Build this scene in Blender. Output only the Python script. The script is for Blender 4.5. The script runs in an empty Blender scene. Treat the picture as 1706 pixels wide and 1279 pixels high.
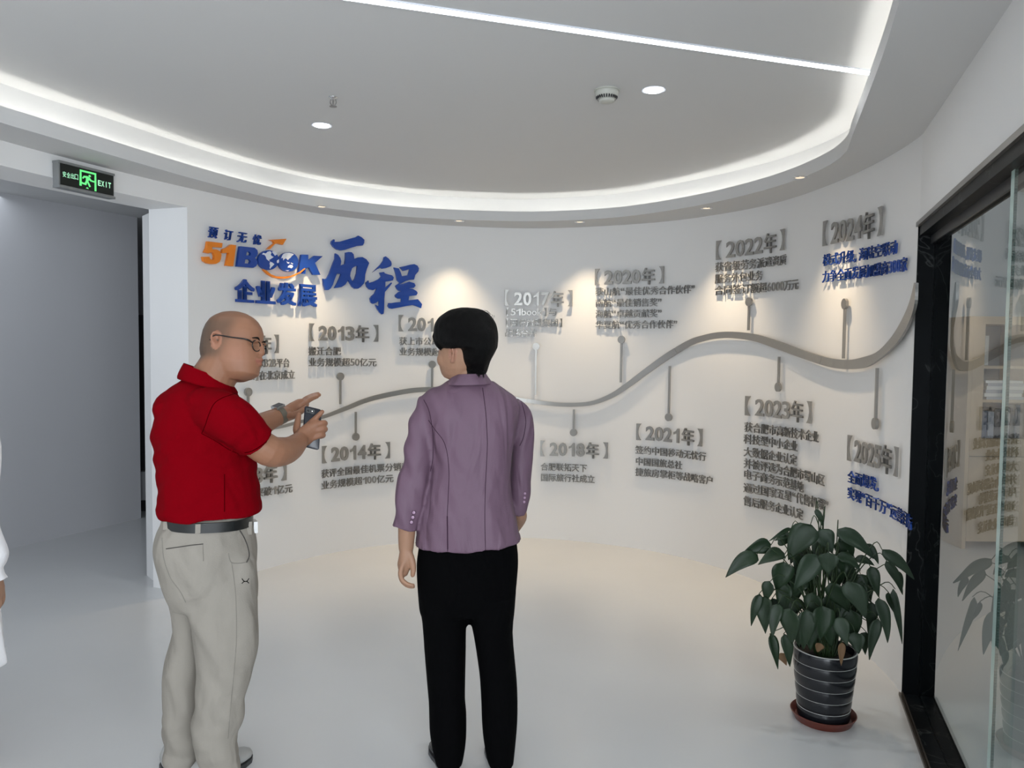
import bpy, bmesh, math, random
import numpy as np
from mathutils import Vector, Matrix, noise
random.seed(7)
SC = bpy.context.scene
COL = SC.collection
PI = math.pi

# ------------------------------------------------------------------ camera
F, CX, CY, CAMH = 1281.0, 853.0, 639.5, 1.53
PITCH, ROLL = math.radians(2.78), 0.01065
_fw = np.array([0, math.cos(PITCH), -math.sin(PITCH)])
_up0 = np.array([0, math.sin(PITCH), math.cos(PITCH)])
_rt0 = np.array([1.0, 0, 0])
_rt = _rt0 * math.cos(ROLL) + _up0 * math.sin(ROLL)
_up = -_rt0 * math.sin(ROLL) + _up0 * math.cos(ROLL)
_C = np.array([0, 0, CAMH])
cam = bpy.data.cameras.new('camera')
cam.sensor_width = 36.0
cam.lens = F / 1706.0 * 36.0
cam.clip_start = 0.05
camo = bpy.data.objects.new('camera', cam)
COL.objects.link(camo)
camo.matrix_world = Matrix(((_rt[0], _up[0], -_fw[0], 0), (_rt[1], _up[1], -_fw[1], 0),
                            (_rt[2], _up[2], -_fw[2], CAMH), (0, 0, 0, 1)))
SC.camera = camo

# ------------------------------------------------------------------ world, exposure, large lights
SC.view_settings.view_transform = 'Standard'
SC.view_settings.look = 'None'
SC.view_settings.exposure = 0.0
SC.view_settings.gamma = 1.0
SC.view_settings.use_curve_mapping = False
w = bpy.data.worlds.new('daylight')
SC.world = w
w.use_nodes = True
w.node_tree.nodes['Background'].inputs[0].default_value = (0.78, 0.88, 1.0, 1)
w.node_tree.nodes['Background'].inputs[1].default_value = 1.0

def area_light(name, loc, target, sx, sy, power, color):
    l = bpy.data.lights.new(name, 'AREA')
    l.shape = 'RECTANGLE'; l.size = sx; l.size_y = sy; l.energy = power; l.color = color
    o = bpy.data.objects.new(name, l); COL.objects.link(o)
    o.location = loc
    o.rotation_euler = (Vector(target) - Vector(loc)).to_track_quat('-Z', 'Y').to_euler()
    return o
# daylight through the wide window behind the camera, through the corridor and in the glazed office, plus an added corridor fill
area_light('window_daylight', (-0.7, -4.25, 1.45), (-0.4, 3.0, 1.0), 3.0, 2.2, 95, (0.86, 0.93, 1.0))
area_light('side_window_daylight', (1.35, -1.3, 1.45), (-1.6, 2.2, 1.2), 3.2, 2.0, 150, (0.88, 0.94, 1.0))
area_light('corridor_fill', (-3.7, 4.3, 2.57), (-3.7, 4.3, 0), 0.5, 2.6, 7, (0.85, 0.92, 1.0))  # added fill under the corridor ceiling, brightens the corridor wall more than the jamb
area_light('corridor_daylight', (-4.2, 2.0, 1.6), (-3.8, 5.5, 1.0), 1.6, 1.8, 26, (0.82, 0.90, 1.0))
area_light('office_daylight', (4.6, 2.6, 2.4), (3.4, 5.0, 0.8), 1.6, 1.6, 34, (0.92, 0.96, 1.0))

# ------------------------------------------------------------------ helpers
def at(x, y, D):
    d = _fw + _rt * (x - CX) / F - _up * (y - CY) / F
    return _C + d * (D / d[1])
def onz(x, y, z):
    d = _fw + _rt * (x - CX) / F - _up * (y - CY) / F
    return _C + d * ((z - CAMH) / d[2])
def V(p): return Vector((float(p[0]), float(p[1]), float(p[2])))

def tag(o, label=None, cat=None, group=None, kind=None):
    if label: o['label'] = label
    if cat: o['category'] = cat
    if group: o['group'] = group
    if kind: o['kind'] = kind
    return o
def empty(name, loc=(0, 0, 0), label=None, cat=None, group=None, kind=None):
    o = bpy.data.objects.new(name, None); COL.objects.link(o)
    o.location = V(loc); o.empty_display_size = 0.05
    tag(o, label, cat, group, kind)
    return o
def link(name, me, mat=None, parent=None):
    """link a mesh given in world coordinates; its origin goes to the parent's"""
    o = bpy.data.objects.new(name, me); COL.objects.link(o)
    if mat is not None:
        me.materials.clear()
        for m in (mat if isinstance(mat, (list, tuple)) else [mat]): me.materials.append(m)
    if parent is not None:
        o.parent = parent
        pl = Vector((0, 0, 0)); p = parent
        while p is not None:
            pl += p.location; p = p.parent
        o.location = -pl
    return o
def mesh(verts, faces, smooth=False, name='m'):
    me = bpy.data.meshes.new(name)
    me.from_pydata([tuple(map(float, v)) for v in verts], [], faces)
    me.validate()
    bm = bmesh.new(); bm.from_mesh(me); bmesh.ops.recalc_face_normals(bm, faces=bm.faces); bm.to_mesh(me); bm.free()
    if smooth:
        me.polygons.foreach_set('use_smooth', [True] * len(me.polygons))
    me.update()
    return me
class MB:
    def __init__(s): s.v = []; s.f = []
    def add(s, v, f):
        b = len(s.v); s.v += [tuple(map(float, p)) for p in v]; s.f += [tuple(i + b for i in q) for q in f]
        return s
    def box(s, lo, hi):
        x0, y0, z0 = lo; x1, y1, z1 = hi
        return s.add([(x0,y0,z0),(x1,y0,z0),(x1,y1,z0),(x0,y1,z0),(x0,y0,z1),(x1,y0,z1),(x1,y1,z1),(x0,y1,z1)],
                     [(0,3,2,1),(4,5,6,7),(0,1,5,4),(1,2,6,5),(2,3,7,6),(3,0,4,7)])
    def obox(s, c, ax, ay, az):
        """box by centre and three half-axis vectors"""
        c = np.array(c, float); ax, ay, az = (np.array(a, float) for a in (ax, ay, az))
        v = [c + i*ax + j*ay + k*az for k in (-1, 1) for (i, j) in ((-1,-1),(1,-1),(1,1),(-1,1))]
        return s.add(v, [(0,3,2,1),(4,5,6,7),(0,1,5,4),(1,2,6,5),(2,3,7,6),(3,0,4,7)])
    def loft(s, rings, cap=True, closed=True):
        n = len(rings[0]); v = [p for r in rings for p in r]; f = []
        for i in range(len(rings) - 1):
            for j in range(n if closed else n - 1):
                k = (j + 1) % n
                f.append((i*n+j, i*n+k, (i+1)*n+k, (i+1)*n+j))
        if cap:
            f.append(tuple(range(n))[::-1]); f.append(tuple((len(rings)-1)*n + j for j in range(n)))
        return s.add(v, f)
    def tube(s, pts, rad, n=14, squash=None, res=3, round_ends=True):
        P, R = spline(pts, rad, res)
        fr = frames(P)
        rings = []
        def ring(c, fa, fb, r, k=1.0):
            q = squash or (1, 1)
            return [c + fa*math.cos(2*PI*j/n)*r*k*q[0] + fb*math.sin(2*PI*j/n)*r*k*q[1] for j in range(n)]
        if round_ends:
            t = P[0]-P[1]; t /= np.linalg.norm(t)+1e-9
            for a in (0.15, 0.5, 0.8): rings.append(ring(P[0]+t*R[0]*math.sqrt(1-a*a), fr[0][0], fr[0][1], R[0], a))
        for p, r, (fa, fb) in zip(P, R, fr): rings.append(ring(p, fa, fb, r))
        if round_ends:
            t = P[-1]-P[-2]; t /= np.linalg.norm(t)+1e-9
            for a in (0.8, 0.5, 0.15): rings.append(ring(P[-1]+t*R[-1]*math.sqrt(1-a*a), fr[-1][0], fr[-1][1], R[-1], a))
        return s.loft(rings)
    def ball(s, c, r, n=16, m=10, R=None):
        c = np.array(c, float); r = np.array(r if hasattr(r, '__len__') else (r, r, r), float)
        rings = []
        for i in range(m + 1):
            t = PI * (0.02 + 0.96 * i / m)
            ring = []
            for j in range(n):
                p = np.array([math.sin(t)*math.cos(2*PI*j/n), math.sin(t)*math.sin(2*PI*j/n), math.cos(t)]) * r
                if R is not None: p = R @ p
                ring.append(c + p)
            rings.append(ring)
        return s.loft(rings)
    def lathe(s, c, prof, n=32, cap=True):
        return s.loft([[(c[0]+r*math.cos(2*PI*j/n), c[1]+r*math.sin(2*PI*j/n), c[2]+z) for j in range(n)] for r, z in prof], cap)
    def mesh(s, smooth=False): return mesh(s.v, s.f, smooth)
def spline(pts, rad, res):
    P = [np.array(p, float) for p in pts]; R = list(rad) if hasattr(rad, '__len__') else [rad]*len(P)
    if res <= 1 or len(P) < 3: return P, R
    oP, oR = [], []
    for i in range(len(P)-1):
        p0 = P[max(i-1,0)]; p1 = P[i]; p2 = P[i+1]; p3 = P[min(i+2,len(P)-1)]
        for k in range(res):
            t = k/res
            oP.append(0.5*((2*p1)+(-p0+p2)*t+(2*p0-5*p1+4*p2-p3)*t*t+(-p0+3*p1-3*p2+p3)*t**3))
            oR.append(R[i]*(1-t)+R[i+1]*t)
    oP.append(P[-1]); oR.append(R[-1])
    return oP, oR
def frames(P):
    out = []; ref = None
    for i in range(len(P)):
        t = P[min(i+1,len(P)-1)]-P[max(i-1,0)]; t = t/(np.linalg.norm(t)+1e-9)
        if ref is None:
            ref = np.array([0,0,1.0]) if abs(t[2]) < 0.9 else np.array([0,1.0,0])
        a = ref - t*(ref@t); a /= np.linalg.norm(a)+1e-9
        b = np.cross(t, a); ref = a
        out.append((a, b))
    return out
def smooth_shade(me, angle=None):
    me.polygons.foreach_set('use_smooth', [True]*len(me.polygons))
    if angle is not None: me.set_sharp_from_angle(angle=math.radians(angle))
    return me
def evald(me, mods):
    """apply modifiers to a mesh and return the new mesh"""
    o = bpy.data.objects.new('tmp', me); COL.objects.link(o)
    for typ, kw in mods:
        m = o.modifiers.new(typ, typ)
        for k, v in kw.items(): setattr(m, k, v)
    dg = bpy.context.evaluated_depsgraph_get()
    r = bpy.data.meshes.new_from_object(o.evaluated_get(dg))
    bpy.data.objects.remove(o)
    return r
def union(mb, voxel, it=3, fac=0.5):
    me = mb.mesh()
    r = evald(me, [('REMESH', dict(mode='VOXEL', voxel_size=voxel, adaptivity=0.0, use_smooth_shade=True)),
                   ('SMOOTH', dict(factor=fac, iterations=it))])
    r.polygons.foreach_set('use_smooth', [True]*len(r.polygons))
    return r
def vcolor(me, fn, name='mask'):
    """fn(coords array) -> values 0..1 array; stores a point colour attribute"""
    n = len(me.vertices); co = np.empty(n*3, np.float32); me.vertices.foreach_get('co', co); co = co.reshape(-1, 3)
    c = fn(co)
    if c.ndim == 1: c = np.stack([c, c, c, np.ones(n)], 1)
    at_ = me.color_attributes.new(name, 'FLOAT_COLOR', 'POINT')
    at_.data.foreach_set('color', c.astype(np.float32).ravel())
def displace(me, fn):
    n = len(me.vertices); co = np.empty(n*3, np.float32); no = np.empty(n*3, np.float32)
    me.vertices.foreach_get('co', co); me.vertices.foreach_get('normal', no)
    co = co.reshape(-1, 3); no = no.reshape(-1, 3)
    co += no * fn(co)[:, None].astype(np.float32)
    me.vertices.foreach_set('co', co.ravel()); me.update()
def ss(a, b, x):
    t = np.clip((x-a)/(b-a), 0, 1); return t*t*(3-2*t)

# ------------------------------------------------------------------ materials
def mat(name, col, rough=0.5, metal=0.0, bump=0.0, bscale=60.0, var=0.0, vscale=4.0, spec=0.5, detail=4.0, stretch=None,
        emit=None, sheen=0.0, sss=0.0):
    m = bpy.data.materials.new(name); m.use_nodes = True
    nt = m.node_tree; b = nt.nodes['Principled BSDF']
    b.inputs['Base Color'].default_value = (*col, 1); b.inputs['Roughness'].default_value = rough
    b.inputs['Metallic'].default_value = metal; b.inputs['Specular IOR Level'].default_value = spec
    if sheen: b.inputs['Sheen Weight'].default_value = sheen
    if sss:
        b.inputs['Subsurface Weight'].default_value = sss
        b.inputs['Subsurface Radius'].default_value = (0.01, 0.004, 0.002)
    tc = nt.nodes.new('ShaderNodeTexCoord'); mp = nt.nodes.new('ShaderNodeMapping')
    nt.links.new(tc.outputs['Object'], mp.inputs[0])
    if stretch: mp.inputs['Scale'].default_value = stretch
    if var:
        n = nt.nodes.new('ShaderNodeTexNoise'); n.inputs['Scale'].default_value = vscale; n.inputs['Detail'].default_value = detail
        r = nt.nodes.new('ShaderNodeMix'); r.data_type = 'RGBA'
        r.inputs[6].default_value = (*[c*(1-var) for c in col], 1); r.inputs[7].default_value = (*[min(1, c*(1+var)) for c in col], 1)
        nt.links.new(mp.outputs[0], n.inputs['Vector']); nt.links.new(n.outputs[0], r.inputs[0]); nt.links.new(r.outputs[2], b.inputs['Base Color'])
    if bump:
        n2 = nt.nodes.new('ShaderNodeTexNoise'); n2.inputs['Scale'].default_value = bscale; n2.inputs['Detail'].default_value = 3
        bp = nt.nodes.new('ShaderNodeBump'); bp.inputs['Strength'].default_value = bump; bp.inputs['Distance'].default_value = 0.01
        nt.links.new(mp.outputs[0], n2.inputs['Vector']); nt.links.new(n2.outputs[0], bp.inputs['Height']); nt.links.new(bp.outputs[0], b.inputs['Normal'])
    if emit:
        b.inputs['Emission Color'].default_value = (*emit[0], 1); b.inputs['Emission Strength'].default_value = emit[1]
    return m
def wrinkles(m, scale, strength, stretch=(1, 1, 0.5), dist=1.2):
    """soft cloth folds as a second, larger bump under the weave"""
    nt = m.node_tree; b = nt.nodes['Principled BSDF']; tc = nt.nodes['Texture Coordinate']
    mp = nt.nodes.new('ShaderNodeMapping'); mp.inputs['Scale'].default_value = stretch; mp.inputs['Rotation'].default_value = (0.0, 0.35, 0.2)
    n = nt.nodes.new('ShaderNodeTexNoise'); n.inputs['Scale'].default_value = scale; n.inputs['Detail'].default_value = 1.5; n.inputs['Distortion'].default_value = dist
    bp = nt.nodes.new('ShaderNodeBump'); bp.inputs['Strength'].default_value = strength; bp.inputs['Distance'].default_value = 0.03
    nt.links.new(tc.outputs['Object'], mp.inputs[0]); nt.links.new(mp.outputs[0], n.inputs['Vector']); nt.links.new(n.outputs[0], bp.inputs['Height'])
    old = b.inputs['Normal'].links[0].from_node if b.inputs['Normal'].links else None
    if old: nt.links.new(bp.outputs[0], old.inputs['Normal'])
    else: nt.links.new(bp.outputs[0], b.inputs['Normal'])
def masked(m, col, attr='mask'):
    """mix a second colour over the base by a point colour attribute"""
    nt = m.node_tree; b = nt.nodes['Principled BSDF']
    a = nt.nodes.new('ShaderNodeVertexColor'); a.layer_name = attr
    sp = nt.nodes.new('ShaderNodeSeparateColor'); nt.links.new(a.outputs[0], sp.inputs[0])
    src = b.inputs['Base Color'].links[0].from_socket if b.inputs['Base Color'].links else None
    base = tuple(b.inputs['Base Color'].default_value)
    cols = col if isinstance(col, list) else [col]
    for ch, c in zip(sp.outputs, cols):
        r = nt.nodes.new('ShaderNodeMix'); r.data_type = 'RGBA'
        if src: nt.links.new(src, r.inputs[6])
        else: r.inputs[6].default_value = base
        r.inputs[7].default_value = (*c, 1); nt.links.new(ch, r.inputs[0]); src = r.outputs[2]
    nt.links.new(src, b.inputs['Base Color'])
    return m
def emissive(name, col, s):
    m = bpy.data.materials.new(name); m.use_nodes = True; nt = m.node_tree
    nt.nodes.remove(nt.nodes['Principled BSDF']); e = nt.nodes.new('ShaderNodeEmission')
    e.inputs[0].default_value = (*col, 1); e.inputs[1].default_value = s
    nt.links.new(e.outputs[0], nt.nodes['Material Output'].inputs[0]); return m
def glassmat(name, tint, ior=1.5):
    m = bpy.data.materials.new(name); m.use_nodes = True; nt = m.node_tree
    nt.nodes.remove(nt.nodes['Principled BSDF'])
    t = nt.nodes.new('ShaderNodeBsdfTransparent'); t.inputs[0].default_value = (*tint, 1)
    g = nt.nodes.new('ShaderNodeBsdfGlossy'); g.inputs['Roughness'].default_value = 0.0
    fr = nt.nodes.new('ShaderNodeFresnel'); fr.inputs[0].default_value = ior
    mx = nt.nodes.new('ShaderNodeMixShader')
    # the pane's far face only lets light through: a thin pane reflects once
    ge = nt.nodes.new('ShaderNodeNewGeometry'); iv = nt.nodes.new('ShaderNodeMath'); iv.operation = 'SUBTRACT'; iv.inputs[0].default_value = 1.0
    ml = nt.nodes.new('ShaderNodeMath'); ml.operation = 'MULTIPLY'
    nt.links.new(ge.outputs['Backfacing'], iv.inputs[1]); nt.links.new(fr.outputs[0], ml.inputs[0]); nt.links.new(iv.outputs[0], ml.inputs[1])
    nt.links.new(ml.outputs[0], mx.inputs[0]); nt.links.new(t.outputs[0], mx.inputs[1]); nt.links.new(g.outputs[0], mx.inputs[2])
    nt.links.new(mx.outputs[0], nt.nodes['Material Output'].inputs[0]); return m

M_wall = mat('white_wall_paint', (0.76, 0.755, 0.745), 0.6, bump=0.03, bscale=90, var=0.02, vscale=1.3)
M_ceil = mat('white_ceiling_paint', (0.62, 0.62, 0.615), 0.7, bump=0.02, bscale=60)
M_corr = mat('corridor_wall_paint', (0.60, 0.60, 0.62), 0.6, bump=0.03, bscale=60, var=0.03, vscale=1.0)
M_floor = mat('epoxy_floor', (0.545, 0.55, 0.55), 0.22, bump=0.015, bscale=6, var=0.05, vscale=1.6, spec=0.55)
M_steel = mat('brushed_steel_letters', (0.36, 0.35, 0.33), 0.34, 0.85, bump=0.02, bscale=300)
M_blue = mat('blue_acrylic', (0.012, 0.062, 0.33), 0.25)
M_orange = mat('orange_acrylic', (0.80, 0.22, 0.010), 0.3)
M_white = mat('white_acrylic', (0.75, 0.78, 0.85), 0.3)
M_black = mat('black_marble', (0.005, 0.006, 0.007), 0.32, spec=0.05)
M_chrome = mat('chrome', (0.75, 0.75, 0.75), 0.18, 1.0)
M_trim = mat('brushed_trim', (0.30, 0.29, 0.28), 0.3, 0.9)
M_glass = glassmat('clear_glass', (0.95, 0.985, 0.975), 1.8)
M_gedge = mat('green_glass_edge', (0.42, 0.56, 0.52), 0.15)
M_led = emissive('cool_led', (0.97, 0.99, 1.0), 15)
M_cove = emissive('cove_led', (1.0, 0.985, 0.93), 13)
M_lamp = emissive('lamp_disc', (0.95, 0.98, 1.0), 14)

# white veins on the black marble
def veins(m):
    nt = m.node_tree; b = nt.nodes['Principled BSDF']; tc = nt.nodes['Texture Coordinate']
    n = nt.nodes.new('ShaderNodeTexNoise'); n.inputs['Scale'].default_value = 2.2; n.inputs['Detail'].default_value = 5
    n.inputs['Distortion'].default_value = 1.5
    r = nt.nodes.new('ShaderNodeValToRGB'); e = r.color_ramp.elements
    e[0].position = 0.494; e[0].color = (0.006, 0.007, 0.008, 1); e[1].position = 0.506; e[1].color = (0.006, 0.007, 0.008, 1)
    x = e.new(0.5); x.color = (0.05, 0.053, 0.053, 1)
    nt.links.new(tc.outputs['Object'], n.inputs['Vector']); nt.links.new(n.outputs[0], r.inputs[0]); nt.links.new(r.outputs[0], b.inputs['Base Color'])
veins(M_black)

# ------------------------------------------------------------------ plan curves
def resample(pts, step=0.04):
    P, _ = spline([np.array((p[0], p[1], 0.0)) for p in pts], 1.0, 24)
    P = np.array(P)[:, :2]
    for _ in range(20):      # iron out small kinks of the measured points
        Q = P.copy(); Q[1:-1] = 0.5*P[1:-1] + 0.25*(P[:-2] + P[2:]); P = Q
    d = np.r_[0, np.cumsum(np.linalg.norm(np.diff(P, axis=0), axis=1))]
    n = int(d[-1]/step); s = np.linspace(0, d[-1], n+1)
    return np.stack([np.interp(s, d, P[:, 0]), np.interp(s, d, P[:, 1])], 1), s
WALL_PTS = [(-2.46, 2.9), (-2.44, 3.3), (-2.38, 3.62), (-2.24, 4.02), (-2.06, 4.45), (-1.87, 4.82), (-1.66, 5.17), (-1.43, 5.47), (-1.15, 5.72),
            (-0.86, 5.87), (-0.4, 6.03), (0.09, 6.10), (0.48, 6.03), (0.92, 5.83), (1.213, 5.62), (1.44, 5.35), (1.612, 5.07),
            (1.72, 4.75), (1.79, 4.3), (1.80, 3.8), (1.755, 3.36), (1.64, 3.02), (1.533, 2.70)]
WP, WS = resample(WALL_PTS)
WT = np.gradient(WP, axis=0); WT /= np.linalg.norm(WT, axis=1)[:, None]
WN = np.stack([WT[:, 1], -WT[:, 0]], 1)           # towards the room
def wall_pt(s, z, off):
    x = np.interp(s, WS, WP[:, 0]); y = np.interp(s, WS, WP[:, 1])
    nx = np.interp(s, WS, WN[:, 0]); ny = np.interp(s, WS, WN[:, 1])
    return (x + nx*off, y + ny*off, z)
def hit(x, y, off=0.03):
    """pixel of the photograph -> (arc length, height) on the curved wall"""
    d = _fw + _rt*(x-CX)/F - _up*(y-CY)/F
    Q = WP + WN*off
    c = Q[:, 0]*d[1] - Q[:, 1]*d[0]
    for i in range(len(c)-1):
        if c[i] <= 0 < c[i+1] or c[i] >= 0 > c[i+1]:
            if Q[i][1] < 2.5: continue
            t = c[i]/(c[i]-c[i+1]); p = Q[i]*(1-t)+Q[i+1]*t
            return WS[i]*(1-t)+WS[i+1]*t, CAMH + d[2]*(p[1]/d[1])
    return None
HS = 2.46        # soffit height
HC = 2.66        # main ceiling height
iF = int(np.argmin(np.hypot(WP[:, 0]+1.965, WP[:, 1]-4.64)))     # door corner
iP = int(np.argmin(np.hypot(WP[:, 0]-1.755, WP[:, 1]-3.36)))     # glass frame corner
LINT = 2.345     # lintel height
HEAD = 2.07      # head of the glass frame

# ------------------------------------------------------------------ setting
def strip_wall(i0, i1, z0, z1, thick):
    m = MB()
    a = [(*WP[i], z) for z in (z0, z1) for i in range(i0, i1+1)]
    b = [(*(WP[i]-WN[i]*thick), z) for z in (z0, z1) for i in range(i0, i1+1)]
    n = i1-i0+1; f = []
    for k in range(n-1):
        f += [(k, k+1, n+k+1, n+k), (2*n+k+1, 2*n+k, 3*n+k, 3*n+k+1), (n+k, n+k+1, 3*n+k+1, 3*n+k), (k+1, k, 2*n+k, 2*n+k+1)]
    f += [(0, n, 3*n, 2*n), (n-1, 3*n-1, 4*n-1, 2*n-1)]
    return m.add(a+b, f)
NW = len(WP)-1
me = strip_wall(iF, iP, 0, 2.75, 0.12).mesh(); smooth_shade(me, 35)
tag(link('wall_back', me, M_wall), kind='structure')
me = strip_wall(0, iF, LINT, 2.75, 0.29).mesh(); smooth_shade(me, 35)
tag(link('wall_left', me, M_wall), kind='structure')
# jamb of the doorway (return of the wall, with its shallow inner step)
Fp = np.array(WP[iF]); B = np.array([-2.235, 4.752]); Cc = onz(244.5, 958, 0)[:2]
bk = WP[iF]-WN[iF]*0.3
j = MB()
poly = [Fp, B, np.array([B[0]-0.002, B[1]+0.06]), Cc, Cc+np.array([0.12, 0.28]), WP[iF+8]-WN[iF+8]*0.12, Fp+WT[iF]*0.02-WN[iF]*0.01]
j.loft([[(*p, z) for p in poly] for z in (0, LINT)])
tag(link('wall_door_jamb', j.mesh(), M_wall), kind='structure')
# floor: one slab under hall, corridor and office
f = MB().box((-7.5, -4.6, -0.1), (6.5, 12.0, 0.0))
tag(link('floor', f.mesh(), M_floor), kind='structure')

# lip of the light cove and crease of the recessed ceiling (plan curves)
LIP_PTS = [(-2.28, -3.9), (-2.28, -1), (-2.28, 1.5), (-2.27, 2.6), (-2.22, 3.2), (-2.13, 3.5), (-2.0, 3.89), (-1.83, 4.37), (-1.62, 4.84), (-1.36, 5.22), (-0.78, 5.62), (-0.03, 5.76),
           (0.45, 5.68), (0.85, 5.46), (1.25, 4.98), (1.5, 4.45), (1.585, 4.0), (1.565, 3.69), (1.48, 3.43), (1.39, 3.16), (1.3, 2.89), (1.14, 2.42), (1.02, 2.09),
           (0.80, 1.45), (0.60, 0.8), (0.52, 0.0), (0.52, -1.5), (0.52, -3.9)]
CRS_PTS = [(-2.40, -3.9), (-2.40, -1), (-2.40, 1.5), (-2.38, 2.6), (-2.31, 3.2), (-2.20, 3.6), (-2.08, 3.88), (-1.88, 4.42), (-1.70, 4.83), (-1.385, 5.31), (-1.06, 5.58), (-0.6, 5.86), (-0.02, 5.97), (0.45, 5.86),
           (0.84, 5.66), (1.37, 5.0), (1.60, 4.58), (1.70, 4.2), (1.71, 3.92), (1.67, 3.60), (1.60, 3.34), (1.50, 3.06), (1.40, 2.80), (1.27, 2.45), (1.13, 2.05),
           (0.93, 1.42), (0.74, 0.8), (0.66, 0.0), (0.66, -1.5), (0.66, -3.9)]
LP, _ = resample(LIP_PTS, 0.06); CP, _ = resample(CRS_PTS, 0.06)
def tri_ring(inner, outer, z):
    """flat strip between two plan curves of different lengths"""
    n = 160
    def rs(P):
        d = np.r_[0, np.cumsum(np.linalg.norm(np.diff(P, axis=0), axis=1))]
        s = np.linspace(0, d[-1], n); return np.stack([np.interp(s, d, P[:, 0]), np.interp(s, d, P[:, 1])], 1)
    a, b = rs(inner), rs(outer)
    return [(*p, z) for p in a]+[(*p, z) for p in b], [(k, k+1, n+k+1, n+k) for k in range(n-1)]
OUT = np.array([(-2.75, -3.9), (-2.75, 2.9), (-2.72, 3.4)] + [tuple(WP[i]-WN[i]*0.1) for i in range(8, NW, 4)] + [(1.20, 1.2), (1.15, 0.0), (1.15, -3.9)])
LIPH = 0.072
sof = MB()
v, fc = tri_ring(LP, OUT, HS); sof.add(v, fc)
def curtain(P, z0, z1): 
    n = len(P); return [(*p, z0) for p in P]+[(*p, z1) for p in P], [(k, k+1, n+k+1, n+k) for k in range(n-1)]
sof.add(*curtain(LP, HS, HS+LIPH))
LPo = LP.copy(); T = np.gradient(LP, axis=0); T /= np.linalg.norm(T, axis=1)[:, None]; LN = np.stack([-T[:, 1], T[:, 0]], 1)
LPo = LP + LN*0.012
sof.add(*curtain(LPo, HS+0.012, HS+LIPH))
n = len(LP); sof.add([(*p, HS+LIPH) for p in LP]+[(*p, HS+LIPH) for p in LPo], [(k, k+1, n+k+1, n+k) for k in range(n-1)])
v, fc = tri_ring(LPo, CP, HS+0.012); sof.add(v, fc)
T2 = np.gradient(CP, axis=0); T2 /= np.linalg.norm(T2, axis=1)[:, None]
me = mesh(sof.v, sof.f); smooth_shade(me, 35)
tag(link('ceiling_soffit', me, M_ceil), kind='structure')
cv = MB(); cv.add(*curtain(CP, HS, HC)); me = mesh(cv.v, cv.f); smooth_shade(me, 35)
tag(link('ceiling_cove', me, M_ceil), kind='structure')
# recessed main ceiling, a polygon bounded by the crease, with a slot for the light line
cl = MB(); cc = np.array([-0.6, 1.5]); n = len(CP)
cl.add([(*p, HC) for p in CP]+[(*(CP[0]*0.5+CP[-1]*0.5), HC), (-0.4, 2.0, HC)], [(k, k+1, n+1) for k in range(n-1)]+[(n-1, n, n+1), (n, 0, n+1)])
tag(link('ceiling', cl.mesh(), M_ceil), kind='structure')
# upper slab over everything, so that no sky leaks in
tag(link('ceiling_slab', MB().box((-7.5, -4.6, 2.95), (6.5, 12.0, 3.05)).mesh(), M_ceil), kind='structure')
# LED strip lying in the cove behind the lip
a = LP + LN*0.028; b2 = LP + LN*0.042
led = MB(); n = len(LP)
r4 = [[(*a[k], HS+0.013), (*b2[k], HS+0.013), (*b2[k], HS+0.024), (*a[k], HS+0.024)] for k in range(n)]
led.loft(r4); o = link('cove_light_strip', led.mesh(), M_cove)
tag(o, 'glowing white light strip hidden in the ceiling cove above the curved wall', 'light')

# straight light line set into the recessed ceiling
p0 = np.array([-2.33, 1.99]); p1 = np.array([1.47, 3.195])
u = (p1-p0)/np.linalg.norm(p1-p0); nn = np.array([-u[1], u[0]])
root = empty('linear_ceiling_light', (*((p0+p1)/2), HC), 'long thin white light line running diagonally across the recessed ceiling', 'light')
c = (p0+p1)/2; hl = np.linalg.norm(p1-p0)/2
link('diffuser', MB().obox((*c, HC-0.002), (*(u*hl), 0), (*(nn*0.019), 0), (0, 0, 0.002)).mesh(), M_led, root)
for sgn in (-1, 1):
    link('frame_rail', MB().obox((*(c+nn*0.021*sgn), HC-0.002), (*(u*hl), 0), (*(nn*0.002), 0), (0, 0, 0.003)).mesh(), M_white, root)

# hall behind the camera
m = MB().box((-2.85, -4.5, 0), (-2.46, 2.9, 2.95)); tag(link('wall_left_rear', m.mesh(), M_wall), kind='structure')
m = MB().box((1.0, -4.5, 0), (1.15, 1.0, 0.4)).box((1.0, -4.5, 2.5), (1.15, 1.0, 2.95)).box((1.0, -4.5, 0.4), (1.15, -3.2, 2.5)).box((1.0, 0.6, 0.4), (1.15, 1.0, 2.5)); tag(link('wall_right_rear', m.mesh(), M_wall), kind='structure')
m = MB().box((-2.85, -4.5, 0), (1.15, -4.35, 0.35)).box((-2.85, -4.5, 2.55), (1.15, -4.35, 2.95))
tag(link('wall_rear', m.mesh(), M_wall), kind='structure')

# corridor beyond the doorway
ca, cb = onz(0, 918, 0)[:2], onz(235, 863, 0)[:2]
du = (cb-ca)/np.linalg.norm(cb-ca); dn = np.array([-du[1], du[0]])
A0 = ca - du*5.0; A1 = cb
m = MB(); m.loft([[(*A0, z), (*A1, z), (*(A1+dn*0.15), z), (*(A0+dn*0.15), z)] for z in (0, 2.95)])
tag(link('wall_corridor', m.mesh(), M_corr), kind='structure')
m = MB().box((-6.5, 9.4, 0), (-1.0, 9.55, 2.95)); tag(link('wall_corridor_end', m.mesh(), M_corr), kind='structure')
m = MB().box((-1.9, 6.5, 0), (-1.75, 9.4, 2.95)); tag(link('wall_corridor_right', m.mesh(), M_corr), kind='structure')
m = MB().loft([[(-6.0, 1.0, z), (-2.8, 1.0, z), (-2.62, 3.3, z), (-2.2, 4.9, z), (-1.9, 6.5, z), (-1.9, 9.4, z), (-6.0, 9.4, z)] for z in (2.60, 2.64)])
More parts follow.
